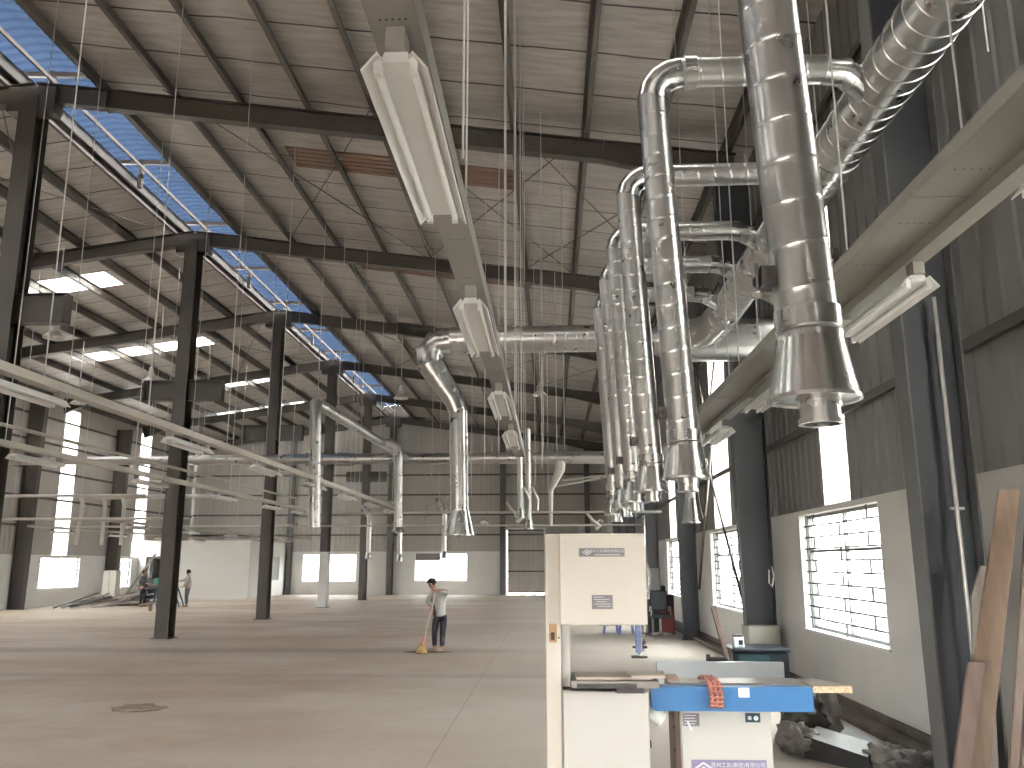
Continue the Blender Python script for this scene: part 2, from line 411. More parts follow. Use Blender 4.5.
# ---- right wall
RW=[(2.6,5.6,.88,2.48),(9.9,13.05,.88,2.48),(17.1,20.3,.88,2.48),(24.7,27.9,.88,2.48),(32.4,35.5,.88,2.48),(40,43.2,.88,2.48)]
RS=[(3.3,4.4),(10.85,11.9),(18.0,19.8),(25.9,27.2),(33.6,34.7),(41,42.2)]
w=MB(); brick_wall(w,'X',XR,XR+.2,YB,YF,2.55,RW)
cur=YB
for a,b in RS:
    corr_wall(w,'X',XR+.03,1,cur,a,lambda q:2.55,lambda q:zroof(XR)+.05,1); corr_wall(w,'X',XR+.03,1,a,b,lambda q:6.45,lambda q:zroof(XR)+.05,1); cur=b
corr_wall(w,'X',XR+.03,1,cur,YF,lambda q:2.55,lambda q:zroof(XR)+.05,1)
w.box((XR+.02,YB,2.5),(XR+.12,YF,2.56),1)
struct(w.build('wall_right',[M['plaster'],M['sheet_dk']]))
# ---- left wall
LW=[(29.5,32.7,.75,2.12),(36.9,40.15,.75,2.1),(44.0,45.2,.62,2.1)]
LS=[(30.2,31.4),(37.8,39.0),(45.2,46.4)]
w=MB(); brick_wall(w,'X',XL-.2,XL,YB,YF,2.2,LW); cur=YB
for a,b in LS:
    corr_wall(w,'X',XL-.03,-1,cur,a,lambda q:2.2,lambda q:zroof(XL)+.05,1); corr_wall(w,'X',XL-.03,-1,a,b,lambda q:8.75,lambda q:zroof(XL)+.05,1); cur=b
corr_wall(w,'X',XL-.03,-1,cur,YF,lambda q:2.2,lambda q:zroof(XL)+.05,1)
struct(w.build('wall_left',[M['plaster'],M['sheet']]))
# ---- far gable wall
FW=[(-14.95,-11.7,.75,2.38),(-8.15,-5.0,.78,2.42)]
w=MB(); brick_wall(w,'Y',YF,YF+.2,XL-.2,-2.9,2.52,FW)
top=lambda q: zroof(q)+.05
corr_wall(w,'Y',YF+.03,1,XL-.2,XM,lambda q:2.52,top,1); corr_wall(w,'Y',YF+.03,1,XM,-2.62,lambda q:2.52,top,1)
corr_wall(w,'Y',YF+.03,1,-2.62,-.34,lambda q:3.85,top,1); corr_wall(w,'Y',YF+.03,1,-.34,XR,lambda q:0,top,1)
w.box((-2.9,YF,0),(-2.64,YF+.2,2.52),0)
struct(w.build('wall_far',[M['plaster'],M['sheet']]))
# ---- wall behind the camera, with a wide unseen opening added to let daylight in
w=MB(); H1=lambda q: zroof(q)+.05
for a,b,z in ((XL-.2,-17,0),(-17,XM,1.6),(XM,-1.5,1.6),(-1.5,XR,0)): corr_wall(w,'Y',YB-.05,-1,a,b,lambda q,z=z:z,H1,0)
struct(w.build('wall_near',[M['sheet']]))

# ---- roof (two slopes, open strip beside the ridge, skylight strips in the far slope)
def roof_piece(mb,x0,x1,y0,y1,mi=0,dz=0,t=.06):
    mb.hexa([(x0,y0,zroof(x0)+dz),(x1,y0,zroof(x1)+dz),(x1,y1,zroof(x1)+dz),(x0,y1,zroof(x0)+dz),
             (x0,y0,zroof(x0)+dz+t),(x1,y0,zroof(x1)+dz+t),(x1,y1,zroof(x1)+dz+t),(x0,y1,zroof(x0)+dz+t)],mi)
SKN=[(-1.5,-.8),(5.7,6.5)]  # unseen roof openings added overhead to bring in daylight
r=MB(); cur=YB-.3
for a,b in SKN:
    roof_piece(r,-8.42,XR+.25,cur,a); roof_piece(r,-8.42,-6.9,a,b); roof_piece(r,1.9,XR+.25,a,b); cur=b
roof_piece(r,-8.42,XR+.25,cur,YF+.3); struct(r.build('ceiling',M['foil']))
for i,(a,b) in enumerate(SKN):
    s=MB(); roof_piece(s,-6.9,1.9,a,b,0,.01,.02)
    tag(s.build('skylight_sheet',M['skylight'],origin=(0,a,zroof(0))),f'{ORD[i]} added daylight strip, unseen in the duct slope overhead near the machines','skylight','added daylight strips overhead near the machines')
SKY=[(-6,-4.5),(1.5,3),(9.2,10.3),(16.7,17.8),(24.0,25.2),(31.6,32.7),(38.6,39.8),(45.1,46.2)]  # the nearer strips are out of view, added for more light
r=MB(); cur=YB-.3
for a,b in SKY:
    roof_piece(r,XL-.25,-9.95,cur,a); roof_piece(r,XL-.25,-18.5,a,b); roof_piece(r,-13.3,-9.95,a,b); cur=b
roof_piece(r,XL-.25,-9.95,cur,YF+.3); struct(r.build('ceiling',M['foil']))
for i,(a,b) in enumerate(SKY):
    s=MB(); roof_piece(s,-18.5,-13.3,a,b,0,.01,.02)
    o=s.build('skylight_sheet',M['skylight']); tag(o,f'{ORD[i]} white skylight strip counted along the far roof slope, a row with its unseen near end added','skylight','skylight strips in the roof slope beyond the ridge')
# raised ridge vent with blue sheet
v=empty('ridge_vent',(XM,20,zroof(XM)),'raised ridge vent with blue corrugated sheeting above the tall columns','roof vent')
s=MB(); y=YB; n=int((YF-YB)/.25)
x0,x1=-11.3,-7.7; zt=lambda x: zroof(XM)+.55-.12*abs(x-XM)
for k in range(n):
    ya=YB+k*.25; 
    for (a,b,h) in ((0,.15,0),(.15,.18,None),(.18,.22,1),(.22,.25,None)):
        z0={0:0,None:0 if a==.15 else .05,1:.05}[h]; z1={0:0,None:.05 if a==.15 else 0,1:.05}[h]
        for (xa,xb) in ((x0,XM),(XM,x1)):
            s.add([(xa,ya+a,zt(xa)+z0),(xb,ya+a,zt(xb)+z0),(xb,ya+b,zt(xb)+z1),(xa,ya+b,zt(xa)+z1)],[(0,1,2,3)])
s.build('vent_sheet',M['bluesheet'],v)
for x in (-9.95,-8.42):
    MB().beam((x,YB,zroof(x)-.02),(x,YF,zroof(x)-.02),.06,.26).build('vent_kerb',M['col_dark'],v)
MB().beam((-10.9,YB,zt(-10.9)-.12),(-10.9,YF,zt(-10.9)-.12),.08,.2).build('vent_purlin',M['col_dark'],v)
MB().beam((-8.2,YB,zt(-8.2)-.12),(-8.2,YF,zt(-8.2)-.12),.06,.12).build('vent_purlin',M['col_dark'],v)
MB().beam((-9.5,YB,zroof(-9.5)+.05),(-9.5,YF,zroof(-9.5)+.05),.04,.08).build('vent_purlin',M['col_dark'],v)
for y in (YB+.02,YF-.02):
    MB().prism([(x0,zroof(x0)-.1),(x1,zroof(x1)-.1),(x1,zt(x1)),(XM,zt(XM)),(x0,zt(x0))],'Y',y-.02,y+.02).build('end_panel',M['col_dark'],v)
yy=-4
while yy<YF:
    MB().beam((-10.9,yy,zt(-9.6)-.12),(-8.2,yy,zt(-9.6)-.22),.07,.1).build('vent_crossbar',M['col_dark'],v)
    MB().beam((-9.75,yy,zroof(-9.8)-.25),(-9.75,yy,zt(-9.6)-.1),.1,.1,(0,1,0)).build('vent_post',M['col_dark'],v); yy+=3.8
# ---- purlins
k=0
for x in (-8.32,-6.95,-5.68,-4.4,-3.15,-1.9,-.6,.7,1.95,3.2):
    z=zroof(x)-.11; p=MB(); p.beam((x,YB,z),(x,YF,z),.02,.21).beam((x+.035,YB,z-.1),(x+.035,YF,z-.1),.07,.02).beam((x-.035,YB,z+.1),(x-.035,YF,z+.1),.07,.02)
    tag(p.build('roof_purlin',M['purlin'],origin=(x,20,z)),f'{ORD[k]} long steel purlin from the ridge on the window-wall slope','roof purlin','purlins of the slope above the ducts'); k+=1
k=0
for i in range(10):
    x=-10.1-i*1.32; z=zroof(x)-.11; p=MB(); p.beam((x,YB,z),(x,YF,z),.02,.21).beam((x-.035,YB,z-.1),(x-.035,YF,z-.1),.07,.02).beam((x+.035,YB,z+.1),(x+.035,YF,z+.1),.07,.02)
    tag(p.build('roof_purlin',M['purlin'],origin=(x,20,z)),f'{ORD[k]} long steel purlin from the ridge on the skylight slope','roof purlin','purlins of the skylight slope'); k+=1
# ---- frames
FN=['behind the camera','above the tool shelf','by the leaning planks','next beyond the leaning planks','third from the bandsaw','fourth from the bandsaw','fifth from the bandsaw','sixth from the bandsaw','against the far gable']
def ibeam(mb,p0,p1,wid,d0,d1,up=(0,0,1)):
    p0=Vector(p0);p1=Vector(p1); d=(p1-p0).normalized(); a=d.cross(Vector(up)).normalized(); u=a.cross(d).normalized()
    mb.beam(p0,p1,.012,d0,up,0,.012,d1)
    for s in (1,-1): mb.beam(p0+u*s*d0/2,p1+u*s*d1/2,wid,.016,up)
for i,y in enumerate(FR):
    if i==0: continue
    nm=['','over the camera','over the bandsaw','second from the bandsaw','third from the bandsaw','fourth from the bandsaw','fifth from the bandsaw','sixth from the bandsaw','on the far gable'][i]
    b=MB(); ibeam(b,(XM,y,zraf(XM)),(1.0,y,zraf(1.0)),.2,.36,.36); ibeam(b,(1.0,y,zraf(1.0)),(3.3,y,zraf(3.3)-.12),.2,.36,.62)
    # joint plates
    for x in (-8.2,-2.6): b.beam((x,y,zraf(x)-.22),(x,y,zraf(x)+.22),.02,.22,(0,1,0))
    tag(b.build('roof_rafter',M['col_dark'],origin=(XM,y,zraf(XM))),f'dark steel rafter {nm}, sloping to the window wall','roof rafter','rafters of the slope above the ducts')
    b=MB(); ibeam(b,(XM,y,zraf(XM)),(-20.5,y,zraf(-20.5)),.2,.36,.36); ibeam(b,(-20.5,y,zraf(-20.5)),(XL+.3,y,zraf(XL)-.12),.2,.36,.62)
    tag(b.build('roof_rafter',M['col_dark'],origin=(XM,y,zraf(XM))),f'dark steel rafter {nm}, sloping to the skylight side','roof rafter','rafters of the skylight slope')
    # ridge columns
    if i in (3,4,5,6,7,8):
        cn={3:'standing in front of the others, first from the camera',4:'second from the camera, beside the blue ladder',5:'third from the camera',6:'fourth from the camera, pale paint at its foot',7:'fifth from the camera',8:'last, against the far gable'}[i]
        t=empty('steel_column',(XM,y,0),f'tall dark ridge column {cn}','column','columns under the ridge')
        c=MB(); zt2=zraf(XM)-.15; c.box((XM-.006,y-.19,.02),(XM+.006,y+.19,zt2))
        for s in (-1,1): c.box((XM-.17,y+s*.2-.008,.02),(XM+.17,y+s*.2+.008,zt2))
        c.build('shaft',M['col_dark'],t)
        if i==6: MB().box((XM-.185,y-.222,.03),(XM+.185,y+.222,2.3)).build('painted_foot',M['plaster_warm'],t)
        MB().box((XM-.24,y-.26,0),(XM+.24,y+.26,.02)).build('base_plate',M['col_dark'],t)
        MB().beam((XM-.45,y,zt2-.05),(XM+.45,y,zt2-.05),.3,.5).build('cap',M['col_dark'],t)
        if i<8:
            c=MB(); zb=6.25
            c.beam((XM-1.0,y,zb),(XM+1.05,y,zb),.02,.5)
            for s in (-1,1): c.beam((XM-1.0,y,zb+s*.26),(XM+1.05,y,zb+s*.26),.25,.016)
            c.box((XM+1.04,y-.125,zb-.27),(XM+1.055,y+.125,zb+.27)); c.box((XM-1.015,y-.125,zb-.27),(XM-1.0,y+.125,zb+.27))
            c.build('crane_bracket',M['col_dark'],t)
    # window-wall columns
    if i in (2,3,4,5,6,7):
        cn={2:'beside the leaning planks',3:'on a concrete foot beside the slate-blue chest',4:'with a small duct hood hanging in front',5:'behind the grey switch box',6:'next beyond the switch box',7:'last before the far gable'}[i]
        t=empty('steel_column',(3.25,y,0),f'wall column toned slate for its light, {cn}','column','columns along the window wall')
        z0=.8 if i==3 else .02; x0={2:2.88,3:3.09,4:3.2}.get(i,3.2); x1=3.30 if i==2 else 3.55; tp=.06 if i==2 else .14
        c=MB(); zt2=zraf(3.2)-.3; c.prism([(x0,z0),(x1,z0),(x1,zt2),(x0-tp,zt2)],'Y',y-.006,y+.006); c.build('web',M['col_cool_lit'],t)
        c=MB()
        for (xa,xb) in ((x0,x0-tp),(x1,x1)):
            c.hexa([(xa-.008,y-.12,z0),(xa+.008,y-.12,z0),(xa+.008,y+.12,z0),(xa-.008,y+.12,z0),(xb-.008,y-.12,zt2),(xb+.008,y-.12,zt2),(xb+.008,y+.12,zt2),(xb-.008,y+.12,zt2)])
        c.build('flange',M['col_edge'] if i==2 else M['col_cool_lit'],t)
        if i==3: MB().bbox((x0-.02,y-.25,0),(x1+.02,y+.25,.84),.02).build('concrete_foot',M['concrete'],t)
        else: MB().box((x0-.05,y-.16,0),(x1+.02,y+.16,.02)).build('base_plate',M['col_cool_lit'],t)
    if i in (5,6,7):
        cn={5:'farthest out from the debris heap',6:'before the grilled window and debris heap',7:'beside the beige cabinet'}[i]
        y2={5:27.5,6:35.0,7:42.5}[i]; t=empty('steel_column',(XL+.4,y2,0),f'dark wall column {cn}','column','columns along the skylight-side wall')
        c=MB(); zt2=zraf(XL)-.3; c.prism([(XL+.05,0),(XL+.6,0),(XL+.72,zt2),(XL+.05,zt2)],'Y',y2-.006,y2+.006); c.build('web',M['col_dark'],t)
        c=MB()
        for (xa,xb) in ((XL+.06,XL+.06),(XL+.6,XL+.72)):
            c.hexa([(xa-.008,y2-.14,0),(xa+.008,y2-.14,0),(xa+.008,y2+.14,0),(xa-.008,y2+.14,0),(xb-.008,y2-.14,zt2),(xb+.008,y2-.14,zt2),(xb+.008,y2+.14,zt2),(xb-.008,y2+.14,zt2)])
        c.build('flange',M['col_dark'],t)
# gable posts
for x,cn in ((-15.75,'between the white room and the gable window'),(-2.88,'beside the tall sheet door'),(2.2,'between the door and the window wall')):
    c=MB(); c.box((x-.15,YF-.3,0),(x+.15,YF-.285,zraf(x))); c.box((x-.006,YF-.285,0),(x+.006,YF-.04,zraf(x))); c.box((x-.15,YF-.04,0),(x+.15,YF-.02,zraf(x)))
    tag(c.build('gable_post',M['col_edge'],origin=(x,YF-.15,0)),f'grey gable wall post {cn}','wall post')
# girts
def girt(name,p0,p1,label,group,mat,dep=(0,0,1)):
    tag(MB().beam(p0,p1,.05,.10,dep).build(name,mat,origin=p0),label,'wall rail',group)
zs=(3.66,5.05,6.5,7.7)
for j,z in enumerate(zs):
    girt('wall_girt',(XR-.03,YB,z),(XR-.03,YF,z),f'{ORD[j]} horizontal steel rail up the window wall sheeting','rails of the window wall',M['col_dark'])
for j,z in enumerate((3.4,4.6,5.8,7.0,8.1)):
    girt('wall_girt',(XL+.03,YB,z),(XL+.03,YF,z),f'{ORD[j]} horizontal steel rail up the skylight-side wall','rails of the skylight-side wall',M['purlin'])
    girt('wall_girt',(XL,YF-.05,z+.1),(XR,YF-.05,z+.1),f'{ORD[j]} horizontal steel rail up the far gable','rails of the far gable',M['purlin'])
struct(MB().box((XR-.27,YB,0),(XR,YF,.07)).box((XR-.03,YB,.07),(XR,YF,.16)).build('baseboard_right',M['brownkerb']))

# ---- windows
def window(idx,axis,at,u0,u1,z0,z1,out,style,depth=.2):
    def P(u,w,z): return (w,u,z) if axis=='X' else (u,w,z)
    def B(mb,u,v,wa,wb,za,zb,mi=0):
        a=P(u,min(wa,wb),za); b=P(v,max(wa,wb),zb); mb.box(tuple(min(p,q) for p,q in zip(a,b)),tuple(max(p,q) for p,q in zip(a,b)),mi)
    w=at+out*depth*.75; fr=MB(); e=.045
    for (a,b,c,d) in ((u0,u0+e,z0,z1),(u1-e,u1,z0,z1),(u0,u1,z0,z0+e),(u0,u1,z1-e,z1)): B(fr,a,b,w-.03,w+.03,c,d)
    n=2
    for k in range(1,n): um=u0+(u1-u0)*k/n; B(fr,um-.02,um+.02,w-.025,w+.025,z0,z1)
    zt=z0+(z1-z0)*.68; B(fr,u0,u1,w-.025,w+.025,zt-.02,zt+.02)
    f=fr.build(f'window_{idx}',M['reveal'] if style!='grille' else M['greybox']); struct(f)
    g=MB(); B(g,u0+e,u1-e,w-.003,w+.003,z0+e,z1-e); o=g.build('pane',M['glass'],f)
    if style in('grille','lines'):
        b=MB(); nb=10 if style=='grille' else 7; wi=at+out*depth*.35; hh=(z1-z0)/nb; t=.011 if style=='grille' else .014
        for k in range(1,nb):
            B(b,u0,u1,wi-t,wi+t,z0+hh*k-t,z0+hh*k+t)
        for k in range(nb):
            for q in ((.18,.85) if k%2 else (.5,)):
                uu=u0+(u1-u0)*q; B(b,uu-t,uu+t,wi-t,wi+t,z0+hh*k,z0+hh*(k+1))
        for uu in (u0+.14,u1-.1): B(b,uu-t,uu+t,wi-t,wi+t,z0,z1)
        b.build('grille',M['ironed'],f)
    s=MB(); B(s,u0-.03,u1+.03,at-out*.03,at+out*depth*.7,z0-.03,z0+.004)
    for (a,b) in ((u0-.002,u0+.012),(u1-.012,u1+.002)): B(s,a,b,at-out*.002,at+out*depth*.7,z0,z1)
    s.build('reveal_lining',M['reveal'],f)
    return f
idx=1
for (a,b,c,d) in RW: window(idx,'X',XR,a,b,c,d,1,'grille'); idx+=1
for (a,b,c,d) in LW: window(idx,'X',XL,a,b,c,d,-1,'lines'); idx+=1
for (a,b,c,d) in FW: window(idx,'Y',YF,a,b,c,d,1,'plain'); idx+=1
# grey blind board in one corner of the second gable window
tag(MB().box((-8.1,YF-.0,1.98),(-6.62,YF+.1,2.4)).build('window_board',M['greybox'],origin=(-7.4,YF,2.2)),'grey board closing the upper corner of the gable window','board')
# translucent wall strips, one per bay
for i,(a,b) in enumerate(RS):
    s=MB()
    s.box((XR+.04,a,2.56),(XR+.06,b,6.46))
    struct(s.build(f'window_{idx}',M['skylight'])); idx+=1
for i,(a,b) in enumerate(LS):
    s=MB(); q=3.0 if i==2 else 2.22
    s.box((XL-.06,a,q),(XL-.04,b,8.74))
    struct(s.build(f'window_{idx}',M['skylight'])); idx+=1
# tall sheet door in the gable
d=MB(); corr_wall(d,'Y',YF+.01,1,-2.6,-.42,lambda q:.12,lambda q:3.78,0); 
for z in (.14,1.35,2.55,3.76): d.box((-2.62,YF-.04,z-.04),(-.4,YF,z+.04),1)
dd=d.build('door_1',[M['sheet'],M['purlin']]); struct(dd)
MB().box((-.42,YF-.12,.0),(-.3,YF+.02,3.85)).box((-2.72,YF-.12,0),(-2.62,YF+.02,3.85)).box((-2.72,YF-.12,3.8),(-.3,YF+.02,3.9)).build('door_frame',M['plaster'],dd)

# ---- white partition room in the far corner
w=MB(); X0,X1,Y0=XL,-15.95,45.85
brick_wall(w,'Y',Y0,Y0+.12,X0,X1,2.95,[(-21.5,-20.6,0,2.15)])
brick_wall(w,'X',X1-.12,X1,Y0+.12,YF,2.95,[(49.2,50.9,.9,2.2)])
w.box((X0,Y0,2.95),(X1,YF,3.03))
struct(w.build('wall_room',M['plaster_warm']))
f=MB(); f.box((-21.54,Y0-.04,0),(-21.42,Y0+.1,2.2)).box((-20.68,Y0-.04,0),(-20.56,Y0+.1,2.2)).box((-21.54,Y0-.04,2.08),(-20.56,Y0+.1,2.2)).box((-21.45,Y0-.0,0),(-20.66,Y0+.04,1.0))
f=f.build('door_2',M['col_dark']); struct(f); MB().box((-21.42,Y0+.01,.85),(-20.68,Y0+.03,2.08)).build('pane',M['glass'],f)
f=MB().box((X1-.02,49.2,.9),(X1+.03,50.9,2.2)).build(f'window_{idx}',M['col_dark']); struct(f); idx+=1

# ------------------------------------------------------------------ exhaust ducts
TX,TZ=2.30,5.0
tr=empty('main_exhaust_duct',(TX,5,TZ),'large round galvanised trunk duct running high along the window wall','duct')
MB().tube([(TX,-1.5,TZ),(TX,11.0,TZ)],.195,28,0,.16,True,.03,.006).build('duct_pipe',M['galv'],tr)
MB().tube([(TX,11.0,TZ),(TX-.05,11.7,TZ),(TX-.35,12.15,TZ)],.215,28).build('elbow',M['galv'],tr)
for y in (4.05,6.4,8.9,10.6): MB().tube([(TX,y,TZ),(TX,y+.14,TZ)],.202,28).build('joint_band',M['galv2'],tr)
td=empty('cross_exhaust_duct',(0,12.2,5),'round galvanised duct crossing the hall with a drop and cone hood at its end','duct')
MB().tube([(1.5,12.25,5.03),(-1.45,12.25,5.03)],.2,26,0,.15,True,.02,.005).build('duct_pipe',M['galv'],td)
MB().tube([(3.62,12.25,4.98),(1.75,12.25,4.98),(1.5,12.25,5.0)],[.31,.31,.2],28,0,.3,True,0,.006).build('wide_duct',M['galv'],td)
MB().tube([(-1.45,12.25,5),(-1.66,12.25,4.98),(-1.76,12.25,4.84),(-1.74,12.25,4.66)],.19,26).build('elbow',M['galv2'],td)
MB().tube([(-1.74,12.25,4.66),(-1.38,12.25,4.12),(-1.32,12.25,3.95)],[.19,.145,.135],24,0,.1,True,0,.003).build('sloping_pipe',M['galv'],td)
MB().tube([(-1.32,12.25,3.97),(-1.29,12.25,2.52)],.13,24,0,.13,True,0,.004).build('drop_pipe',M['galv'],td)
def hood(c,zt,zb,r0,r1,parent,name='hood'):
    x,y=c; h=MB(); h.lathe([(r0,zt-zb),(r0+.004,zt-zb),(r0+.004,zt-zb-.03),(r0,zt-zb-.03)],(x,y,zb),28)
    k=[(r0+.002,zt-zb)]+[(r0+(r1-r0)*(1-t)**1.03,(zt-zb)*t) for t in (.85,.6,.35,.15,0)]+[(r1+.006,.0),(r1+.006,-.012),(r1-.004,-.012),(r1-.01,-.006),(r0*.58,-.004)]
    h.lathe(k,(x,y,zb),32); return h.build(name,M['galv2'],parent)
hood((-1.285,12.25),2.54,2.2,.132,.21,td)

def drop(y,label,dx=0,seed=0):
    t=empty('suction_drop_pipe',(.85,y,2.3),label,'duct','drop pipes with cone hoods branching off the trunk duct')
    xt,xb=.72+dx,.84+dx; r=.098
    # vertical pipe
    MB().tube([(xt,y,4.86),(xb-.002,y,2.53)],r,26,0,.145,True,.02,.0015).build('vertical_pipe',M['galv'],t)
    e=MB(); R=.2; pts=[(xt+R-R*math.cos(a),y,4.84+R*math.sin(a)) for a in (0,PI/8,PI/4,3*PI/8,PI/2)]; e.tube(pts,r+.002,26); e.build('elbow',M['galv2'],t)
    MB().tube([(xt+R-.01,y,5.04),(TX-.42,y,5.04)],r-.002,26,0,.13,True,.012,.0015).build('branch_pipe',M['galv'],t)
    MB().tube([(TX-.44,y,5.04),(TX-.3,y+.02,5.03),(TX-.2,y+.07,5.0),(TX-.1,y+.15,4.97)],r+.002,24).build('branch_elbow',M['galv2'],t)
    MB().lathe([(r,-.04),(r+.012,-.04),(r+.012,.04),(r,.04)],(xt+R+.06,y,5.04),26,'X').build('pipe_clip',M['galv2'],t)
    MB().tube([(xb-.003,y,2.60),(xb-.001,y,2.535)],r+.008,26).build('hood_collar',M['galv2'],t)
    hood((xb,y),2.52,2.315,r+.004,.139,t)
    s=MB(); s.lathe([(.062,.06),(.062,0),(.068,0),(.068,-.03),(.062,-.03),(.062,-.07),(.07,-.07),(.07,-.085),(.055,-.085),(.055,.05)],(xb+.01,y-.02,2.31),24)
    s.build('outlet_spigot',M['galv2'],t)
    d=MB(); d.box((xb-.15,y-.035,2.68),(xb-.1,y+.03,2.745)).tube([(xb-.16,y-.02,2.67),(xb-.16,y-.02,2.76)],.007,8).lathe([(.016,0),(.016,.02),(0,.02)],(xb-.168,y,2.7),10,'X'); d.build('damper_box',M['ironed'],t)
    return t
DL=[(2.72,'suction pipe nearest the ceiling lights, big hood above the blue beam'),(5.3,'second suction pipe with clear elbow at its top, hood above the cream bandsaw'),(7.0,'third suction pipe in the row behind the bandsaw head'),(8.3,'fourth suction pipe in the row behind the bandsaw head'),(9.3,'fifth suction pipe in the row, overlapped by the fourth'),(10.4,'sixth and last suction pipe of the row, next to the cross duct')]
DL[0]=(2.72,'suction pipe with the biggest looking hood, first in the row above the blue beam')
DD=None
for i,(y,lb) in enumerate(DL):
    if DD is None: DD=drop(y,lb)
    else: copy_tree(DD,loc=(.85-.012*i,y,2.3 if i<2 else 2.36),label=lb)
# small drop in front of the third wall column
t=empty('suction_drop_pipe',(1.96,12.2,2.35),'short suction pipe with small hood in front of a slate wall column','duct')
MB().tube([(1.96,12.25,4.75),(1.97,12.25,2.68)],.075,20,0,.13,True,0,.003).build('vertical_pipe',M['galv'],t); hood((1.97,12.25),2.7,2.36,.078,.13,t)
MB().tube([(2.05,12.15,2.75),(2.1,12.12,2.4)],.012,8).build('hose',M['black'],t)

# far cross duct with branches
fd=empty('far_cross_duct',(-6,26.5,5),'long thin galvanised duct crossing the far half of the hall','duct')
MB().tube([(3.4,26.5,5),(1.5,26.5,5),(-8,26.5,5),(-17.4,26.5,5)],[.19,.19,.16,.12],20,0,.5,True,0,.005).build('duct_pipe',M['galv'],fd)
MB().tube([(.31,26.5,4.9),(.31,26.5,4.62),(.02,26.5,4.0),(.0,26.5,2.95)],[.17,.15,.07,.06],16).build('funnel_drop',M['duct_pale'],fd)
MB().tube([(.35,26.5,4.3),(1.8,26.5,4.45)],.03,8).tube([(.1,26.5,4.1),(1.8,26.5,4.42)],.03,8).build('stay_arm',M['duct_pale'],fd)
t=empty('branch_duct',(-4.6,20,5),'slanting galvanised branch duct with two hanging drops over the empty floor','duct')
MB().tube([(-4.72,17.0,5.0),(-4.45,26.4,5.0)],.12,20,0,.3,True,0,.004).build('duct_pipe',M['galv'],t)
MB().tube([(-4.72,17.1,4.98),(-4.72,16.9,4.95),(-4.70,16.86,4.8),(-4.62,16.86,2.5)],.115,20,0,.2,True,0,.004).build('drop_pipe',M['galv'],t)
MB().tube([(-4.62,23.0,5.0),(-4.3,23.0,5.02),(-4.12,23.0,4.9),(-4.09,23.0,4.7),(-4.05,23.0,2.75)],.11,18,0,.2,True,0,.004).build('drop_pipe',M['galv'],t)
hood((-4.05,23.0),2.76,2.62,.11,.17,t)
# twin small pipes near the centre tray
for i,(x,yb) in enumerate(((-.72,2.9),(-.52,2.62))):
    t=empty('slim_drop_pipe',(x,21,yb),['slimmer','longer'][i]+' of the two thin drop pipes below the end of the central light tray','duct')
    MB().tube([(x-.02,21,5.05 if i else 4.6),(x,21,yb+.2)],.07,16,0,.2,True,0,.003).build('vertical_pipe',M['galv'],t); hood((x,21),yb+.22,yb,.072,.12,t)
    MB().tube([(x+.08,20.95,3.6),(x+.22,20.9,3.3),(x+.2,20.9,3.05)],.035,10).build('flexible_hose',M['duct_pale'],t)
# three small drops off a thin duct at the far side
t=empty('small_branch_duct',(-13.4,26.5,3.85),'thin pale duct with three short curved drops between the far columns','duct')
MB().tube([(-14.3,26.5,3.85),(-10.3,26.5,3.87)],.07,12).build('duct_pipe',M['duct_pale'],t)
for x in (-14.64,-13.93,-13.32):
    MB().tube([(x-.1+.02,26.5,3.86),(x-.02,26.5,3.78),(x+.02,26.5,3.6),(x-.08 if x<-14.5 else x+.03,26.5,2.38)],.06,10,0,.2,True,0,.003).build('drop_pipe',M['duct_pale'],t)
for i,(x,ztop,zb) in enumerate(((-7.55,4.1,2.1),(-6.25,4.35,2.0),(-4.4,4.4,2.1))):
    t=empty('small_drop_pipe',(x,36,zb),['first','middle','last'][i]+' of three pale hook-topped drops in front of the gable windows','duct')
    MB().tube([(x-.75*(1 if i else 0),36,ztop-.15*(1 if i else 0)),(x-.25,36,ztop),(x,36,ztop-.4),(x,36,zb)],.1,12,0,.3,True,0,.003).build('vertical_pipe',M['galv'],t)
    MB().lathe([(.15,0),(.11,.25),(.1,.3)],(x,36,zb-.1),14).build('cone_end',M['galv2'],t)

# ------------------------------------------------------------------ lighting trays and fluorescent fittings
def fixture(loc,label,group):
    x,y,z=loc; L=1.22
    t=empty('fluorescent_fixture',loc,label,'light fixture',group)
    b=MB(); b.prism([(-.035+x,z+.03),(.035+x,z+.03),(.05+x,z-.005),(-.05+x,z-.005)],'Y',y-L/2+.02,y+L/2-.02); b.build('spine',M['white_enamel'],t)
    r=MB()
    for s in (-1,1):
        pr=[(s*.04,.0),(s*.055,.02),(s*.104,-.04),(s*.101,-.045),(s*.053,.012)]
        vs=[(x+u,yy,z+v) for yy in (y-L/2,y+L/2) for u,v in pr]; n=5
        r.add(vs,[(i,(i+1)%n,(i+1)%n+n,i+n) for i in range(n)]+[(0,1,2,3,4),(9,8,7,6,5)])
    r.build('reflector',M['white_enamel'],t)
    for s in (-1,1):
        MB().tube([(x+s*.055,y-L/2+.05,z-.028),(x+s*.055,y+L/2-.05,z-.028)],.0145,12).build('lamp_tube',M['tubeglass'],t)
    for yy in (y-L/2+.03,y+L/2-.03):
        for s in (-1,1): MB().box((x+s*.055-.012,yy-.015,z-.045),(x+s*.055+.012,yy+.015,z+.01)).build('lamp_holder',M['white_enamel'],t)
    for yy in (y-L/2+.04,y+L/2-.04): MB().box((x-.03,yy-.045,z+.03),(x+.03,yy+.045,z+.1)).build('mounting_box',M['tray'],t)
    return t
PF=None
def put(loc,label,group):
    global PF
    if PF is None: PF=fixture(loc,label,group); return PF
    return copy_tree(PF,loc=loc,label=label,group=group)
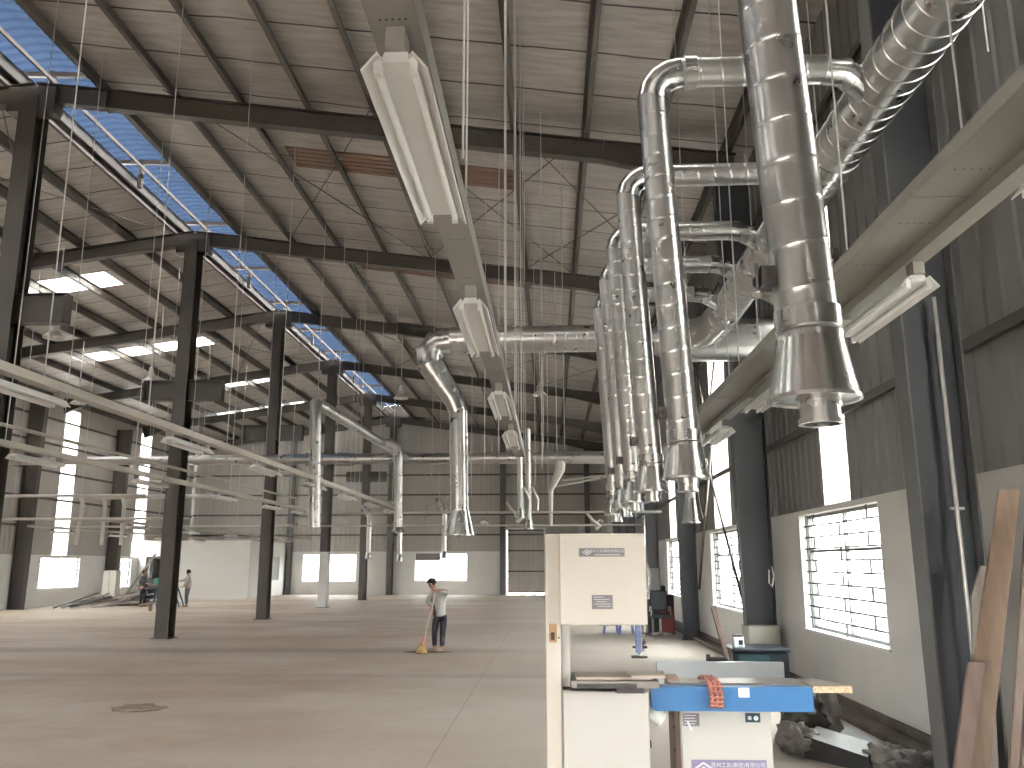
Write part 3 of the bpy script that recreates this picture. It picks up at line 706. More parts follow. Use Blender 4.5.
def tray(x,y0,y1,z,w,h,label,rail=None,holes=True):
    TM=M['tray'] if holes else M['tray_pale']
    t=empty('light_tray',(x,(y0+y1)/2,z),label,'lighting tray')
    b=MB(); b.box((x-w/2,y0,z),(x+w/2,y1,z+.004)); 
    for s in (-1,1): b.box((x+s*w/2-.002,y0,z),(x+s*w/2+.002,y1,z+h))
    yy=y0
    b.box((x-w/2,y0,z+h-.003),(x-w/2+.02,y1,z+h)); b.box((x+w/2-.02,y0,z+h-.003),(x+w/2,y1,z+h))
    b.build('tray_channel',TM,t)
    if holes:
        hh=MB(); yy=y0+.3
        while yy<y1:
            for k in range(-2,3): hh.box((x+k*w*.13-.004,yy-.004,z-.001),(x+k*w*.13+.004,yy+.004,z+.001))
            yy+=.6
        hh.build('bolt_holes',M['tray_dark'],t)
    yy=y0+2.4
    while yy<y1:
        MB().box((x-w/2-.004,yy-.06,z-.004),(x+w/2+.004,yy+.06,z+h*.6)).build('joint_plate',TM,t); yy+=2.44
    if rail:
        MB().box((rail-.05,y0,z-.06),(rail+.05,y1,z)).build('side_rail',M['tray'],t)
    return t
tray(-.46,-1.,13.2,3.41,.15,.1,'beige light tray running down the middle of the hall')
for y,n in ((-.2,'first fitting on the central tray, over the camera'),(2.95,'big-looking twin-tube fitting on the central tray'),(5.45,'second twin-tube fitting along the central tray'),(8.25,'third twin-tube fitting along the central tray'),(10.6,'fourth twin-tube fitting along the central tray')):
    if y>0: put((-.46,y,3.31),n,'fittings on the central tray')
tray(1.82,-1.,14.0,3.45,.28,.07,'wide beige cable tray with bolt holes beside the window wall',rail=1.99)
for y,n in ((2.75,'twin-tube fitting cut off at the frame edge beside the window wall'),(5.1,'first whole twin-tube fitting beside the big suction hood'),(7.85,'twin-tube fitting on the wide tray, just past the big suction hood'),(10.3,'twin-tube fitting on the wide tray, above a slate wall column')):
    put((1.99,y,3.29),n,'fittings on the wide tray by the window wall')
tray(-4.68,3.,27.,3.41,.12,.08,'upper beige light tray crossing in front of the dark ridge columns',holes=False)
for i,y in enumerate((7.3,10.9,14.0,17.0,19.8,22.6,25.2)):
    put((-4.68,y,3.31),f'{ORD[i]} twin-tube fitting along the tray over the empty floor','fittings on the tray over the empty floor')
tray(-7.6,6.,27.,3.41,.12,.08,'lower beige light tray close to the ridge columns',holes=False)
for i,y in enumerate((12.4,16.1,19.9,23.4,26.0)):
    put((-7.6,y,3.31),f'{ORD[i]} twin-tube fitting along the tray beside the ridge columns','fittings on the tray beside the ridge columns')
tray(-12.8,24,46,3.0,.12,.08,'far light tray in front of the white corner room',holes=False)
for i,y in enumerate((26.5,30.5,34.5,38.5,42)):
    put((-12.8,y,2.9),f'{ORD[i]} small-looking fitting on the tray before the corner room','fittings on the far tray')
tray(-17.2,28,45,3.0,.12,.08,'outermost light tray above the two far workers',holes=False)
for i,y in enumerate((30,34,38,42)):
    put((-17.2,y,2.9),f'{ORD[i]} fitting on the tray above the far workers','fittings on the outermost tray')
for i,(x,y) in enumerate(((-3.4,33),(-5.4,30.5),(-2.2,29),(-.9,24.5),(1.6,28.5),(-9.3,31))):
    put((x,y,3.15),['fitting hanging before the second gable window','fitting hanging between two thin far drops','fitting hanging near the sheet door','fitting hanging under the twin thin pipes','fitting hanging behind the bandsaw head','fitting hanging between the far ridge columns'][i],'fittings hung in the far half')
c=empty('conduit_pipe',(-8,15,3.8),'thin grey conduit running above the lower light tray','conduit'); MB().tube([(-8,5,3.8),(-7.95,27,3.8)],.03,8).build('pipe',M['tray_pale'],c)
for i,(x0,x1,y,z) in enumerate(((-6,3.3,26.0,3.3),(-17,3.3,30.2,3.1),(-9.3,-16.5,19.5,3.35),(-9.3,-14.5,22.0,2.95))):
    lb=['straight thin rail across the hall before the gable windows','second thin rail across the hall, just lower','short thin rail running from the ridge column to the wall','lower short thin rail beyond the ridge column'][i]
    tag(MB().tube([(x0,y,z),(x1,y,z)],.035,8).build('cross_rail',M['duct_pale'],origin=(x0,y,z)),lb,'rail')
# hose arms at the far centre
for i,(x,y) in enumerate(((-1.0,22.5),(1.3,27.5))):
    tag(MB().tube([(x-.15,y,3.35),(x,y,3.15),(x+.25,y,2.95),(x+.12,y,2.85)],.045,10).build('curved_hose_arm',M['duct_pale'],origin=(x,y,3.1)),['crooked pale hose end by the twin pipes','crooked pale hose end above the bandsaw top'][i],'hose')
# hanger rods
hg=[]
def hanger(x,y,z,lb,group,r=.005,top=None,dx=0):
    zt2=top if top else zroof(x)-.2
    tag(MB().tube([(x+dx,y,zt2),(x,y,z)],r,6).build('hanger_rod',M['wire'],origin=(x,y,z)),lb,'hanger rod',group)
k=0
for i,y in enumerate((3.4,3.95,6.8,7.8,9.2,9.8,10.9,11.9,12.6,13.1)):
    hanger(-.40 if i%2 else -.36,y,3.5,'thin rod hanging from the roof to the central light tray','rods of the central tray')
for i,(x,y) in enumerate(((1.95,3.8),(1.66,4.6),(1.95,6.5),(1.66,7.4),(1.95,9.2),(1.66,10))):
    hanger(x,y,3.5,'thin rod hanging from the roof to the wide tray','rods of the wide tray',.006)
for i,y in enumerate((7.6,9.7,12.2,14.6,16.9,18.6,21,23.4,25.5)):
    hanger(-4.68,y,3.48,'thin rod hanging from the roof to the tray over the empty floor','rods of the tray over the floor',.007)
for i,y in enumerate((9.3,11.6,13.0,15.4,17.8,20.2,22.6,25)):
    hanger(-7.6,y,3.48,'thin rod hanging from the roof to the tray by the ridge columns','rods of the tray by the ridge columns',.008)
for i,(x,y) in enumerate(((-.1,13.5),(.25,14.5),(-.15,16.5),(.15,18.5),(-.35,20.2),(-.05,22.0),(-.9,15.0),(-1.3,17),(-.7,19.1),(-2.2,24),(-5.6,24),(-6.4,28),(-3.6,28),(-2.9,21))):
    hanger(x,y,3.9 if i>9 else 3.6,'thin wire among those hanging over the middle of the hall','loose wires over the middle of the hall',.007)
for i,(x,y) in enumerate(((-12.8,27),(-12.8,31),(-12.8,35),(-12.8,40),(-17.2,31),(-17.2,36),(-17.2,41),(-11,24),(-14,22))):
    hanger(x,y,3.1,'thin rod hanging over the far side of the hall','rods over the far side',.009)
for i,y in enumerate((1.5,4.6,7.6,10.3)):
    hanger(TX+.26,y,TZ-.3,'rod holding the trunk duct from the roof','rods of the trunk duct',.006)
# roof cross bracing and sag rods
for (ya,yb,nm) in ((13.9,21.5,'second'),(29.1,36.9,'fourth')):
    for (xa,xb) in ((-6.95,-3.15),(-3.15,.7),(-.6,3.2)):
        for s in (0,1):
            p=(xa,ya if s else yb,zraf(xa)+.1); q=(xb,yb if s else ya,zraf(xb)+.1)
            tag(MB().tube([p,q],.012,6).build('brace_rod',M['rod'],origin=p),f'thin diagonal roof brace rod in the {nm} bay from the bandsaw','brace rod',f'diagonal rods of the {nm} roof bay')
    for s in (0,1):
        p=(-13.9,ya if s else yb,zraf(-13.9)+.1); q=(-10.1,yb if s else ya,zraf(-10.1)+.1)
        tag(MB().tube([p,q],.012,6).build('brace_rod',M['rod'],origin=p),f'thin diagonal roof brace rod on the skylight slope, {nm} bay','brace rod',f'diagonal rods of the skylight slope, {nm} bay')
# light rods seen between trunk duct branches
for i,(p,q) in enumerate((((.95,3.9,4.75),(3.2,9.2,8.0)),((.5,4.2,3.9),(3.4,13.5,6.5)))):
    pass
for i,(y0,y1,z0,z1) in enumerate(((18.9,21.3,4.3,1.2),(19.6,16.6,4.1,1.2),(21.3,19.0,7.6,4.5),(16.6,19.5,7.6,4.5))):
    tag(MB().tube([(XR-.14,y0,z0),(XR-.14,y1,z1)],.03,8).build('wall_brace',M['col_dark'],origin=(XR-.14,y0,z0)),['wall brace crossing the grey sheeting between windows, lower limb towards the chair','wall brace crossing in front of the grilled window','upper wall brace limb towards the chair','upper wall brace limb towards the leaning planks'][i],'brace')
# brown sheets lying under the roof
for i,y in enumerate((16.75,23.4,30.1)):
    b=MB(); 
    for k in range(5): b.hexa([(-5.45,y-.45+k*.19,zroof(-5.45)-.03),(-.5,y-.45+k*.19,zroof(-.5)-.03),(-.5,y-.3+k*.19,zroof(-.5)-.03),(-5.45,y-.3+k*.19,zroof(-5.45)-.03),
        (-5.45,y-.45+k*.19,zroof(-5.45)),(-.5,y-.45+k*.19,zroof(-.5)),(-.5,y-.3+k*.19,zroof(-.5)),(-5.45,y-.3+k*.19,zroof(-5.45))])
    b.box((-.5,y-.2,zroof(-.5)-.05),(-.49,y+.2,zroof(-.5)-.04))
    tag(b.build('brown_roof_strip',M['cardbrown'],origin=(-3,y,zroof(-3))),['brown ribbed strip under the roof behind the big central fitting','second brown ribbed roof strip, above the far drops','third brown ribbed roof strip, above the cross duct'][i],'roof strip','brown strips under the roof')
# high-bay lamps
lampp=None
for i,(x,y,z,lb) in enumerate(((-4.75,26.9,7,'bell-shaped high-bay lamp hanging above the branch duct'),(-10.9,17.9,6.7,'bell-shaped high-bay lamp beside the first ridge column'),(-15.4,27,6.95,'bell-shaped high-bay lamp above a bright wall strip'),(-11.6,24,7,'bell-shaped high-bay lamp before the second ridge column'),(-11.1,27,7,'bell-shaped high-bay lamp just past the second ridge column'),(-.3,26.6,7,'bell-shaped high-bay lamp above the far funnel drop'))):
    if lampp is None:
        t=lampp=empty('high_bay_lamp',(x,y,z),lb,'lamp','high-bay lamps')
        MB().lathe([(.0,.42),(.06,.42),(.07,.3),(.1,.28),(.11,.12),(.24,0),(.24,-.02),(.22,-.02),(.1,.1)],(x,y,z),20).build('lamp_shade',M['lampal'],t)
        MB().lathe([(0,-.03),(.05,-.02),(.07,.04),(.05,.1)],(x,y,z),12).build('bulb',M['tubeglass'],t)
        MB().tube([(x,y,z+.4),(x,y,z+2.1)],.015,6).build('rod',M['wire'],t)
    else: copy_tree(lampp,loc=(x,y,z),label=lb)
# bracket shelf high on the window wall, behind the suction pipe
t=empty('wall_bracket',(3.0,8.6,4.6),'pale angle-iron bracket on the window wall below the trunk duct','bracket')
for (p,q) in (((2.1,8.6,4.5),(3.0,8.6,4.5)),((2.1,8.6,4.9),(3.0,8.6,4.9)),((2.2,8.6,4.5),(2.95,8.6,4.05)),((2.98,8.6,4.0),(2.98,8.6,5.0))):
    MB().beam(p,q,.05,.05,(0,1,0)).build('angle_bar',M['castiron'],t)
# conduit and cables on the planks-side column
t=empty('cable_conduit',(3.3,6.82,0),'pale vertical conduit on the slate column by the planks','conduit')
MB().tube([(3.12,6.8,.6),(3.11,6.8,3.9)],.018,8).build('pipe',M['wire'],t)
MB().box((3.07,6.79,2.2),(3.17,6.83,2.22)).build('clip',M['wire'],t)
t=empty('spray_gun_hook',(2.95,13.7,1.6),'hooked cable bundle hanging on the column above the concrete foot','cable')
MB().tube([(3.4,13.72,1.75),(3.42,13.7,1.6),(3.38,13.7,1.45),(3.34,13.7,1.5),(3.35,13.7,1.7)],.012,8).build('cable_loop',M['wire'],t)

# ------------------------------------------------------------------ writing
def text(s,size,loc,parent,mat,name='lettering',ext=.001):
    cu=bpy.data.curves.new(name,'FONT'); cu.body=s; cu.size=size; cu.extrude=ext; cu.align_x='CENTER'; cu.align_y='CENTER'
    o=bpy.data.objects.new('tmp',cu); COL.objects.link(o)
    dg=bpy.context.evaluated_depsgraph_get(); me=bpy.data.meshes.new_from_object(o.evaluated_get(dg)); bpy.data.objects.remove(o)
    me.materials.clear(); me.materials.append(mat)
    ob=bpy.data.objects.new(name,me); COL.objects.link(ob); ob.parent=parent
    ob.location=Vector(loc)-wloc(parent); ob.rotation_euler=(PI/2,0,0); return ob
def diamond(mb,x,y,z,w,h):
    def rh(w,h,t):
        for (a,b) in (((-1,0),(0,1)),((0,1),(1,0)),((1,0),(0,-1)),((0,-1),(-1,0))):
            mb.beam((x+a[0]*w,y,z+a[1]*h),(x+b[0]*w,y,z+b[1]*h),t,.002,(0,1,0))
    rh(w,h,h*.32); mb.prism([(x-w*.45,z),(x,z+h*.45),(x+w*.45,z),(x,z-h*.45)],'Y',y-.001,y+.001)

# ------------------------------------------------------------------ bandsaw
bs=empty('bandsaw',(.3,6.2,0),'tall cream bandsaw with two grey nameplates on its upper door','bandsaw')
MB().bbox((-.04,6.04,0),(.062,6.4,2.0),.006).build('spine',M['cream'],bs)
MB().bbox((.063,6.12,.98),(.125,6.34,1.41),.004).build('inner_column',M['cream_lt'],bs)
MB().bbox((.066,6.06,1.41),(.62,6.4,1.985),.008).build('upper_wheel_housing',M['cream'],bs)
ud=MB().bbox((.055,5.985,1.395),(.642,6.05,2.0),.008).build('upper_door',M['cream'],bs)
pl=MB().box((.19,5.979,1.845),(.5,5.986,1.902)).build('nameplate',M['plate'],ud)
d=MB(); diamond(d,.245,5.977,1.874,.028,.017); d.build('emblem',M['letter'],pl)
COMP='苏州工友(集团)有限公司'
def ptext(s,size,loc,parent,mat): return text(s,size,loc,parent,mat)
o=ptext(COMP,.022,(.38,5.977,1.882),pl,M['letter']) 
o.name='lettering'
MB().box((.295,5.977,1.855),(.47,5.979,1.860)).build('small_print',M['letter'],pl)
pl=MB().box((.272,5.979,1.50),(.412,5.986,1.592)).build('rating_plate',M['plate'],ud)
p=MB()
for k,(a,b) in enumerate(((.285,.35),(.285,.39),(.30,.37),(.285,.40),(.31,.395))): p.box((a,5.977,1.576-k*.015),(b,5.979,1.580-k*.015))
p.build('small_print',M['letter'],pl)
MB().lathe([(.0,-.02),(.03,-.02),(.033,.0),(.0,.005)],(.647,6.1,1.74),16,'X').build('door_knob',M['black'],ud)
w=MB(); w.lathe([(.30,-.02),(.315,-.02),(.315,.02),(.30,.02),(.30,-.02)],(.38,6.2,1.69),40,'Y').box((.33,6.17,1.385),(.43,6.2,1.42)); w.build('upper_wheel',M['steel'],bs)
ld=MB().bbox((.068,5.985,.1),(.632,6.05,.975),.008).build('lower_door',M['cream_lt'],bs)
MB().bbox((.07,6.05,.05),(.60,6.4,.97),.006).build('lower_wheel_housing',M['cream'],bs)
MB().bbox((-.05,6.0,0),(.64,6.45,.1),.006).build('foot',M['cream'],bs)
MB().lathe([(0,-.0),(.024,0),(.024,.012),(0,.014)],(.632,6.04,.64),14,'X').build('door_latch',M['black'],ld)
MB().tube([(.62,6.2,.86),(.74,6.2,.76)],.05,20).build('dust_outlet',M['white_enamel'],bs)
tb=MB().bbox((.12,5.93,1.0),(.70,6.42,1.045),.004).build('table',M['castiron'],bs)
MB().box((.16,5.915,1.005),(.55,5.93,1.03)).box((.42,5.93,.97),(.60,6.3,1.0)).build('table_rail',M['ironed'],bs)
MB().box((.30,6.1,.96),(.5,6.25,1.0)).build('table_trunnion',M['ironed'],bs)
gp=MB().bbox((.575,6.17,1.2),(.612,6.22,1.42),.003).box((.585,6.165,1.19),(.603,6.172,1.42)).build('guide_post',M['bluepost'],bs)
MB().bbox((.62,6.18,1.21),(.635,6.21,1.42),.002).build('blade',M['steel'],bs)
g=MB(); g.box((.545,6.16,1.165),(.605,6.22,1.18)).lathe([(0,0),(.03,0),(.03,.012),(0,.012)],(.625,6.19,1.165),16).tube([(.55,6.15,1.24),(.57,6.15,1.24)],.008,8).tube([(.62,6.15,1.24),(.65,6.15,1.24)],.009,8).tube([(.62,6.15,1.27),(.64,6.15,1.27)],.012,8); g.build('blade_guide',M['ironed'],gp)
sw=MB().box((-.018,6.033,1.28),(.035,6.04,1.40)).build('switch_plate',M['brownsw'],bs); MB().bbox((-.006,6.02,1.295),(.018,6.035,1.345),.002).build('switch',M['black'],sw); MB().lathe([(0,-.01),(.006,-.01),(.006,.01)],(.047,6.035,1.31),10,'Y').build('button',M['black'],bs)
# things lying on the bandsaw table
tag(MB().box((.16,6.0,1.046),(.66,6.30,1.062)).build('plywood_offcut',M['ply'],origin=(.3,6.1,1.046)),'thin plywood sheet lying on the bandsaw table','board')
tag(MB().hexa([(.52,5.94,1.063),(.74,5.94,1.063),(.76,6.2,1.063),(.5,6.2,1.063),(.52,5.94,1.08),(.74,5.94,1.08),(.76,6.2,1.08),(.5,6.2,1.08)]).build('wood_block',M['ply'],origin=(.6,6.0,1.063)),'pinkish board on the plywood at the blade side of the table','board')
tag(MB().hexa([(.75,5.93,1.046),(.83,5.93,1.046),(.84,6.18,1.046),(.77,6.18,1.046),(.75,5.93,1.062),(.83,5.93,1.062),(.84,6.18,1.062),(.77,6.18,1.062)]).build('wood_offcut',M['wood'],origin=(.8,6.0,1.046)),'short timber offcut bridging bandsaw table and blue machine','board')

# ------------------------------------------------------------------ blue beamed machine
bm=empty('thicknesser_machine',(1.2,6.3,0),'white cabinet machine with a long bright blue front beam','woodworking machine')
pts=[(.66+.03*(1-math.cos(a)),.835+.03*(1-math.sin(a))) for a in (0,PI/6,PI/3,PI/2)]
poly=[(.66,.865),(.667,.845),(.69,.835),(1.73,.835),(1.73,.99),(.69,.99),(.667,.982),(.66,.96)]
MB().prism(poly,'Y',6.1,6.22).build('front_beam',M['blue'],bm)
st=MB().box((1.24,6.097,.925),(1.312,6.101,.985)).build('sticker',M['white_enamel'],bm)
MB().bbox((.80,6.222,.94),(1.72,6.5,1.0),.004).build('table_top',M['castiron'],bm)
cb=MB().bbox((.87,6.24,0),(1.48,6.62,.835),.008).build('cabinet',M['cream_lt'],bm)
s=MB().box((.835,6.28,0),(.868,6.6,.835)).build('side_panel',M['wooddk'],bm)
for z in (.3,.55,.7): MB().lathe([(0,-.01),(.008,-.01),(.008,.004)],(.833,6.3,z),8,'X').build('bolt',M['black'],s)
p=MB().box((.885,6.232,.72),(.995,6.24,.80)).build('warning_plate',M['plate'],cb)
q=MB()
for k in range(4): q.box((.893,6.23,.785-k*.018),(.975-.01*(k%2),6.232,.790-k*.018))
q.build('small_print',M['letter'],p)
MB().beam((.915,6.228,.75),(.94,6.226,.69),.012,.006,(0,1,0)).build('peeling_sticker',M['white_panel'],cb)
p=MB().box((1.305,6.232,.745),(1.405,6.24,.805)).build('switch_plate',M['tealglass'],cb); MB().lathe([(0,-.012),(.014,-.012),(.016,0)],(1.375,6.232,.773),16,'Y').build('button',M['white_enamel'],p)
MB().box((1.322,6.228,.762),(1.345,6.232,.785)).build('button_mark',M['letter'],p)
p=MB().box((.93,6.232,.36),(1.43,6.24,.505)).build('nameplate',M['plate_vio'],cb)
d=MB(); diamond(d,1.01,6.23,.447,.06,.04); d.build('emblem',M['letter'],p)
text(COMP,.034,(1.24,6.23,.472),p,M['letter'])
MB().box((1.08,6.229,.41),(1.40,6.231,.42)).build('small_print',M['letter'],p)
# chipboard extension and cloth strip
b=MB(); b.add([(1.735,6.1,.955),(1.99,6.1,.955),(1.86,6.5,.955),(1.735,6.5,.955)]+[(1.735,6.1,.998),(1.99,6.1,.998),(1.86,6.5,.998),(1.735,6.5,.998)],[(0,3,2,1),(4,5,6,7),(0,1,5,4),(1,2,6,5),(2,3,7,6),(3,0,4,7)])
b.m=[1,1,0,0,0,0]
tag(b.build('chipboard_slab',[M['chip'],M['woodgr']],origin=(1.8,6.2,.955)),'chipboard slab end sticking out past the blue beam','board')
c=MB(); prof=[(6.33,1.02),(6.25,1.035),(6.15,1.035),(6.085,1.02),(6.075,.95),(6.08,.86)]
for i in range(len(prof)-1):
    (ya,za),(yb,zb)=prof[i],prof[i+1]; sft=-.03*(1-i/4) if i<4 else 0
    c.tube([(1.06+sft*1.2,ya,za),(1.06+sft,yb,zb)],.014,8).tube([(1.09+sft*1.2,ya,za),(1.09+sft,yb,zb)],.015,8).tube([(1.12+sft*1.2,ya,za),(1.12+sft,yb,zb)],.014,8)
for z in (1.0,.965,.93,.9,.875): c.tube([(1.045,6.064,z),(1.135,6.064,z-.004)],.008,6)
tag(c.build('cloth_strip',M['rag'],origin=(1.09,6.1,.9)),'reddish ribbed cloth strip draped over the blue beam','cloth')

# ------------------------------------------------------------------ things between the machines and the wall
o=MB().bbox((.9,7.8,.76),(1.985,7.84,.97),.004).build('white_laminate_panel',M['white_panel'],origin=(1.4,7.8,0)); 
pn=empty('white_panel_stand',(1.4,7.9,0),'pale bluish white panel standing behind the blue beam','panel')
o.name='panel_face'; o.parent=pn; o.location=Vector((1.4,7.8,0))-Vector((1.4,7.9,0))
for x in (1.25,1.72): MB().box((x-.03,7.85,0),(x+.03,7.91,.95)).box((x-.03,7.8,0),(x+.03,8.2,.04)).build('stand_leg',M['greybox'],pn)
bx=empty('slate_blue_chest',(2.8,12.3,0),'slate-blue metal chest with teal front at the concrete foot','chest')
MB().bbox((2.38,11.9,.0),(3.1,12.6,.66),.02).build('body',M['bluebox'],bx)
MB().bbox((2.36,11.88,.66),(3.12,12.62,.70),.008).build('lid',M['bluebox'],bx)
MB().box((2.45,11.89,.2),(2.85,11.9,.62)).build('front_panel',M['tealglass'],bx)
MB().box((2.88,11.885,.15),(3.04,11.9,.62)).build('side_door',M['bluebox'],bx)
ct=empty('white_canister',(2.5,12.1,.70),'small white canister with dark lid on the slate-blue chest','canister')
MB().bbox((2.41,12.0,.702),(2.55,12.12,.84),.012).build('body',M['white_panel'],ct); MB().bbox((2.42,12.01,.84),(2.54,12.11,.865),.006).build('lid',M['black'],ct); MB().box((2.48,11.995,.74),(2.535,12.0,.80)).build('label_patch',M['bluebox'],ct)
o=MB().beam((2.36,11.5,0),(2.18,12.1,1.22),.09,.05,(1,0,0)); tag(o.build('dark_plank',M['wooddk'],origin=(2.36,11.5,0)),'single dark plank leaning in front of the slate-blue chest','plank')
gd=empty('bench_grinder',(1.95,11.0,.0),'small grinder on a brown stand beside the dark plank','grinder')
MB().bbox((2.05,11.15,0),(2.18,11.35,.58),.01).build('stand',M['brownkerb'],gd)
MB().tube([(1.93,11.2,.64),(2.16,11.2,.64)],.03,14).lathe([(0,-.02),(.06,-.02),(.06,.02),(0,.02)],(1.93,11.2,.64),18,'X').build('grinder_body',M['ironed'],gd)
MB().bbox((2.06,11.15,.58),(2.17,11.3,.62),.006).build('mount_base',M['brownkerb'],gd)

# debris beside the wall
for i,(c,r,mt,nm,lb,cat) in enumerate((((2.38,9.0,.12),(.17,.28,.13),'bagclear','plastic_bag','crumpled see-through plastic bag next to the white cabinet','bag'),
    ((2.6,9.6,.26),(.2,.26,.22),'bagdark','plastic_bag','dark rumpled plastic bag under the end of the blue beam','bag'),
    ((2.85,9.7,.2),(.15,.22,.3),'bagclear','plastic_bag','tall crumpled grey plastic wrap against the brown kerb','bag'),
    ((3.0,8.35,.09),(.2,.3,.11),'bagclear','plastic_bag','low grey plastic bag beyond the black case','bag'),
    ((3.1,7.75,.1),(.25,.28,.14),'bagdark','plastic_bag','dark plastic heap at the foot of the slate column','bag'))):
    tag(MB().lump(c,r,i+2,.5,36,.005,0,3.2).build(nm,M[mt],origin=(c[0],c[1],0)),lb,cat,'plastic bags by the window wall')
b=MB(); b.hexa([(2.36,8.75,.005),(2.62,9.15,.005),(3.05,8.6,.005),(2.78,8.15,.005),(2.38,8.77,.2),(2.6,9.1,.23),(3.0,8.6,.16),(2.76,8.2,.13)])
o=b.build('black_case',M['black'],origin=(2.7,8.7,0)); tag(o,'long black case lying among the plastic bags','case')
o=MB().hexa([(2.75,9.1,.004),(3.3,9.0,.004),(3.35,10.3,.004),(2.9,10.4,.004),(2.75,9.1,.012),(3.3,9.0,.012),(3.35,10.3,.012),(2.9,10.4,.012)]).build('pale_floor_sheet',M['white_panel'],origin=(3,9.6,0)); tag(o,'pale flat sheet on the floor behind the black case','sheet')

# leaning planks by the slate column
def plank(b0,b1,t0,t1,th,mat,lb,chamf=None):
    b0,b1,t0,t1=map(Vector,(b0,b1,t0,t1)); n=(b1-b0).cross(t0-b0).normalized()*th
    if n.y<0: n=-n
    vs=[b0,b1,t1,t0]
    if chamf: 
        m=t0+(b0-t0)*.12; vs=[b0,b1,t1,t0+(t1-t0)*.55,m]
    k=len(vs); mb=MB(); mb.add(vs+[v+n for v in vs],[tuple(range(k)),tuple(range(2*k-1,k-1,-1))]+[(i,i+k,(i+1)%k+k,(i+1)%k) for i in range(k)])
    return tag(mb.build('leaning_plank',mat,origin=tuple(b0)),lb,'plank','planks leaning on the window wall')
def lean(xa,xb,ya,za,ta,tb,yt,zt,th,mat,lb,ch=None):
    return plank((xa,ya,0),(xb,ya,0),(ta,yt,zt),(tb,yt,zt),th,mat,lb,ch)
lean(2.50,2.72,6.1,0,3.20,3.34,6.3,2.31,.03,M['wood'],'longest tan plank, its top standing highest against the white wall')
lean(2.86,3.02,6.45,0,3.06,3.19,6.55,1.78,.025,M['woodgr'],'grey plank with a rounded top behind the tan one','c')
lean(2.38,2.49,5.88,0,2.70,2.80,5.95,1.17,.03,M['wooddk'],'short dark brown plank in front of the tan one')
lean(2.70,2.93,5.78,0,3.20,3.42,5.95,2.22,.03,M['wood2'],'pinkish plank just beside the longest tan one')
lean(2.62,2.74,5.50,0,3.10,3.20,5.65,2.2,.03,M['wooddk'],'dark brown plank edge between two pinkish planks')
lean(2.78,3.0,5.35,0,3.2,3.45,5.45,2.1,.03,M['wood2'],'front pinkish plank cut off by the frame edge')

# ------------------------------------------------------------------ chair, red cabinet and boxes behind the bandsaw
t=empty('office_chair',(2.75,22.6,0),'dark office chair seen past the bandsaw head','chair')
MB().bbox((2.5,22.35,.45),(2.98,22.85,.55),.03).build('seat',M['teal'],t); MB().bbox((2.52,22.8,.62),(2.96,22.88,1.12),.03).build('backrest',M['teal'],t)
for x in (2.5,2.98): MB().tube([(x,22.45,.5),(x,22.42,.72),(x,22.75,.72),(x,22.8,.6)],.015,8).build('armrest',M['wire'],t)
MB().tube([(2.74,22.6,.45),(2.74,22.6,.12)],.03,10).build('gas_post',M['wire'],t)
for a in range(5): MB().beam((2.74,22.6,.1),(2.74+.28*math.cos(a*1.257),22.6+.28*math.sin(a*1.257),.05),.04,.04).build('leg',M['wire'],t)
t=empty('red_cabinet',(2.85,23.6,0),'low black and dark red cabinet behind the office chair','cabinet')
MB().bbox((2.5,23.3,0),(3.2,23.9,1.0),.015).build('body',M['black'],t); MB().box((2.86,23.28,.05),(3.18,23.3,.6)).build('door',M['red'],t); MB().bbox((2.72,23.4,1.0),(3.0,23.8,1.22),.01).build('top_tray',M['black'],t)
t=empty('switch_box',(2.65,22.9,1.1),'grey electrical switch box on a post behind the bandsaw head','switch box')
MB().bbox((2.40,22.9,1.12),(2.82,23.1,1.68),.01).build('body',M['greybox'],t); MB().tube([(2.6,23.0,.0),(2.6,23.0,1.12)],.03,8).build('post',M['greybox'],t); MB().bbox((2.45,22.85,.9),(2.65,23.0,1.1),.01).build('socket_box',M['white_enamel'],t)
PS=None
for i,(x,lb) in enumerate(((1.55,'violet-blue plastic stool, outer one under the bandsaw head'),(1.95,'violet-blue plastic stool beside the guide post'))):
    y=23.5
    if PS is None:
        t=PS=empty('plastic_stool',(x,y,0),lb,'stool','violet-blue stools'); mt=paint('stool_violet',(.10,.10,.36),.4)
        MB().bbox((x-.16,y-.16,.43),(x+.16,y+.16,.46),.02).build('seat',mt,t)
        for a,b in ((-1,-1),(1,-1),(1,1),(-1,1)): MB().beam((x+a*.18,y+b*.18,0),(x+a*.13,y+b*.13,.43),.045,.045,(0,1,0)).build('leg',mt,t)
    else: copy_tree(PS,loc=(x,y,0),label=lb)

# ------------------------------------------------------------------ far corner things
t=empty('beige_cabinet',(-20.9,41.2,0),'tall beige electrical cabinet beside the wall column','cabinet')
MB().bbox((-21.3,41.0,.3),(-20.65,41.5,1.5),.015).build('body',M['beigecab'],t); MB().box((-20.98,40.99,.33),(-20.97,41.0,1.47)).build('door_gap',M['black'],t)
for x in (-21.2,-20.75): MB().box((x-.04,41.05,0),(x+.04,41.4,.3)).build('foot',M['black'],t)
t=empty('work_table',(-20.0,44.0,0),'small dark work table by the corner-room door','table')
MB().box((-20.9,43.6,.72),(-19.0,44.3,.77)).build('table_top',M['castiron'],t)
for x in (-20.8,-19.1):
    for y in (43.7,44.2): MB().box((x-.03,y-.03,0),(x+.03,y+.03,.72)).build('leg',M['greybox'],t)
tag(MB().bbox((-20.1,43.8,.78),(-19.7,44.1,1.1),.04).build('green_machine',M['green'],origin=(-19.9,43.9,.78)),'small green power tool on the dark work table','power tool')
tag(MB().bbox((-20.3,43.5,.0),(-19.4,44.2,.6),.02).build('dark_crate',M['bluebox'],origin=(-19.8,43.9,0)),'dark crate under the work table','crate')
random.seed(3)
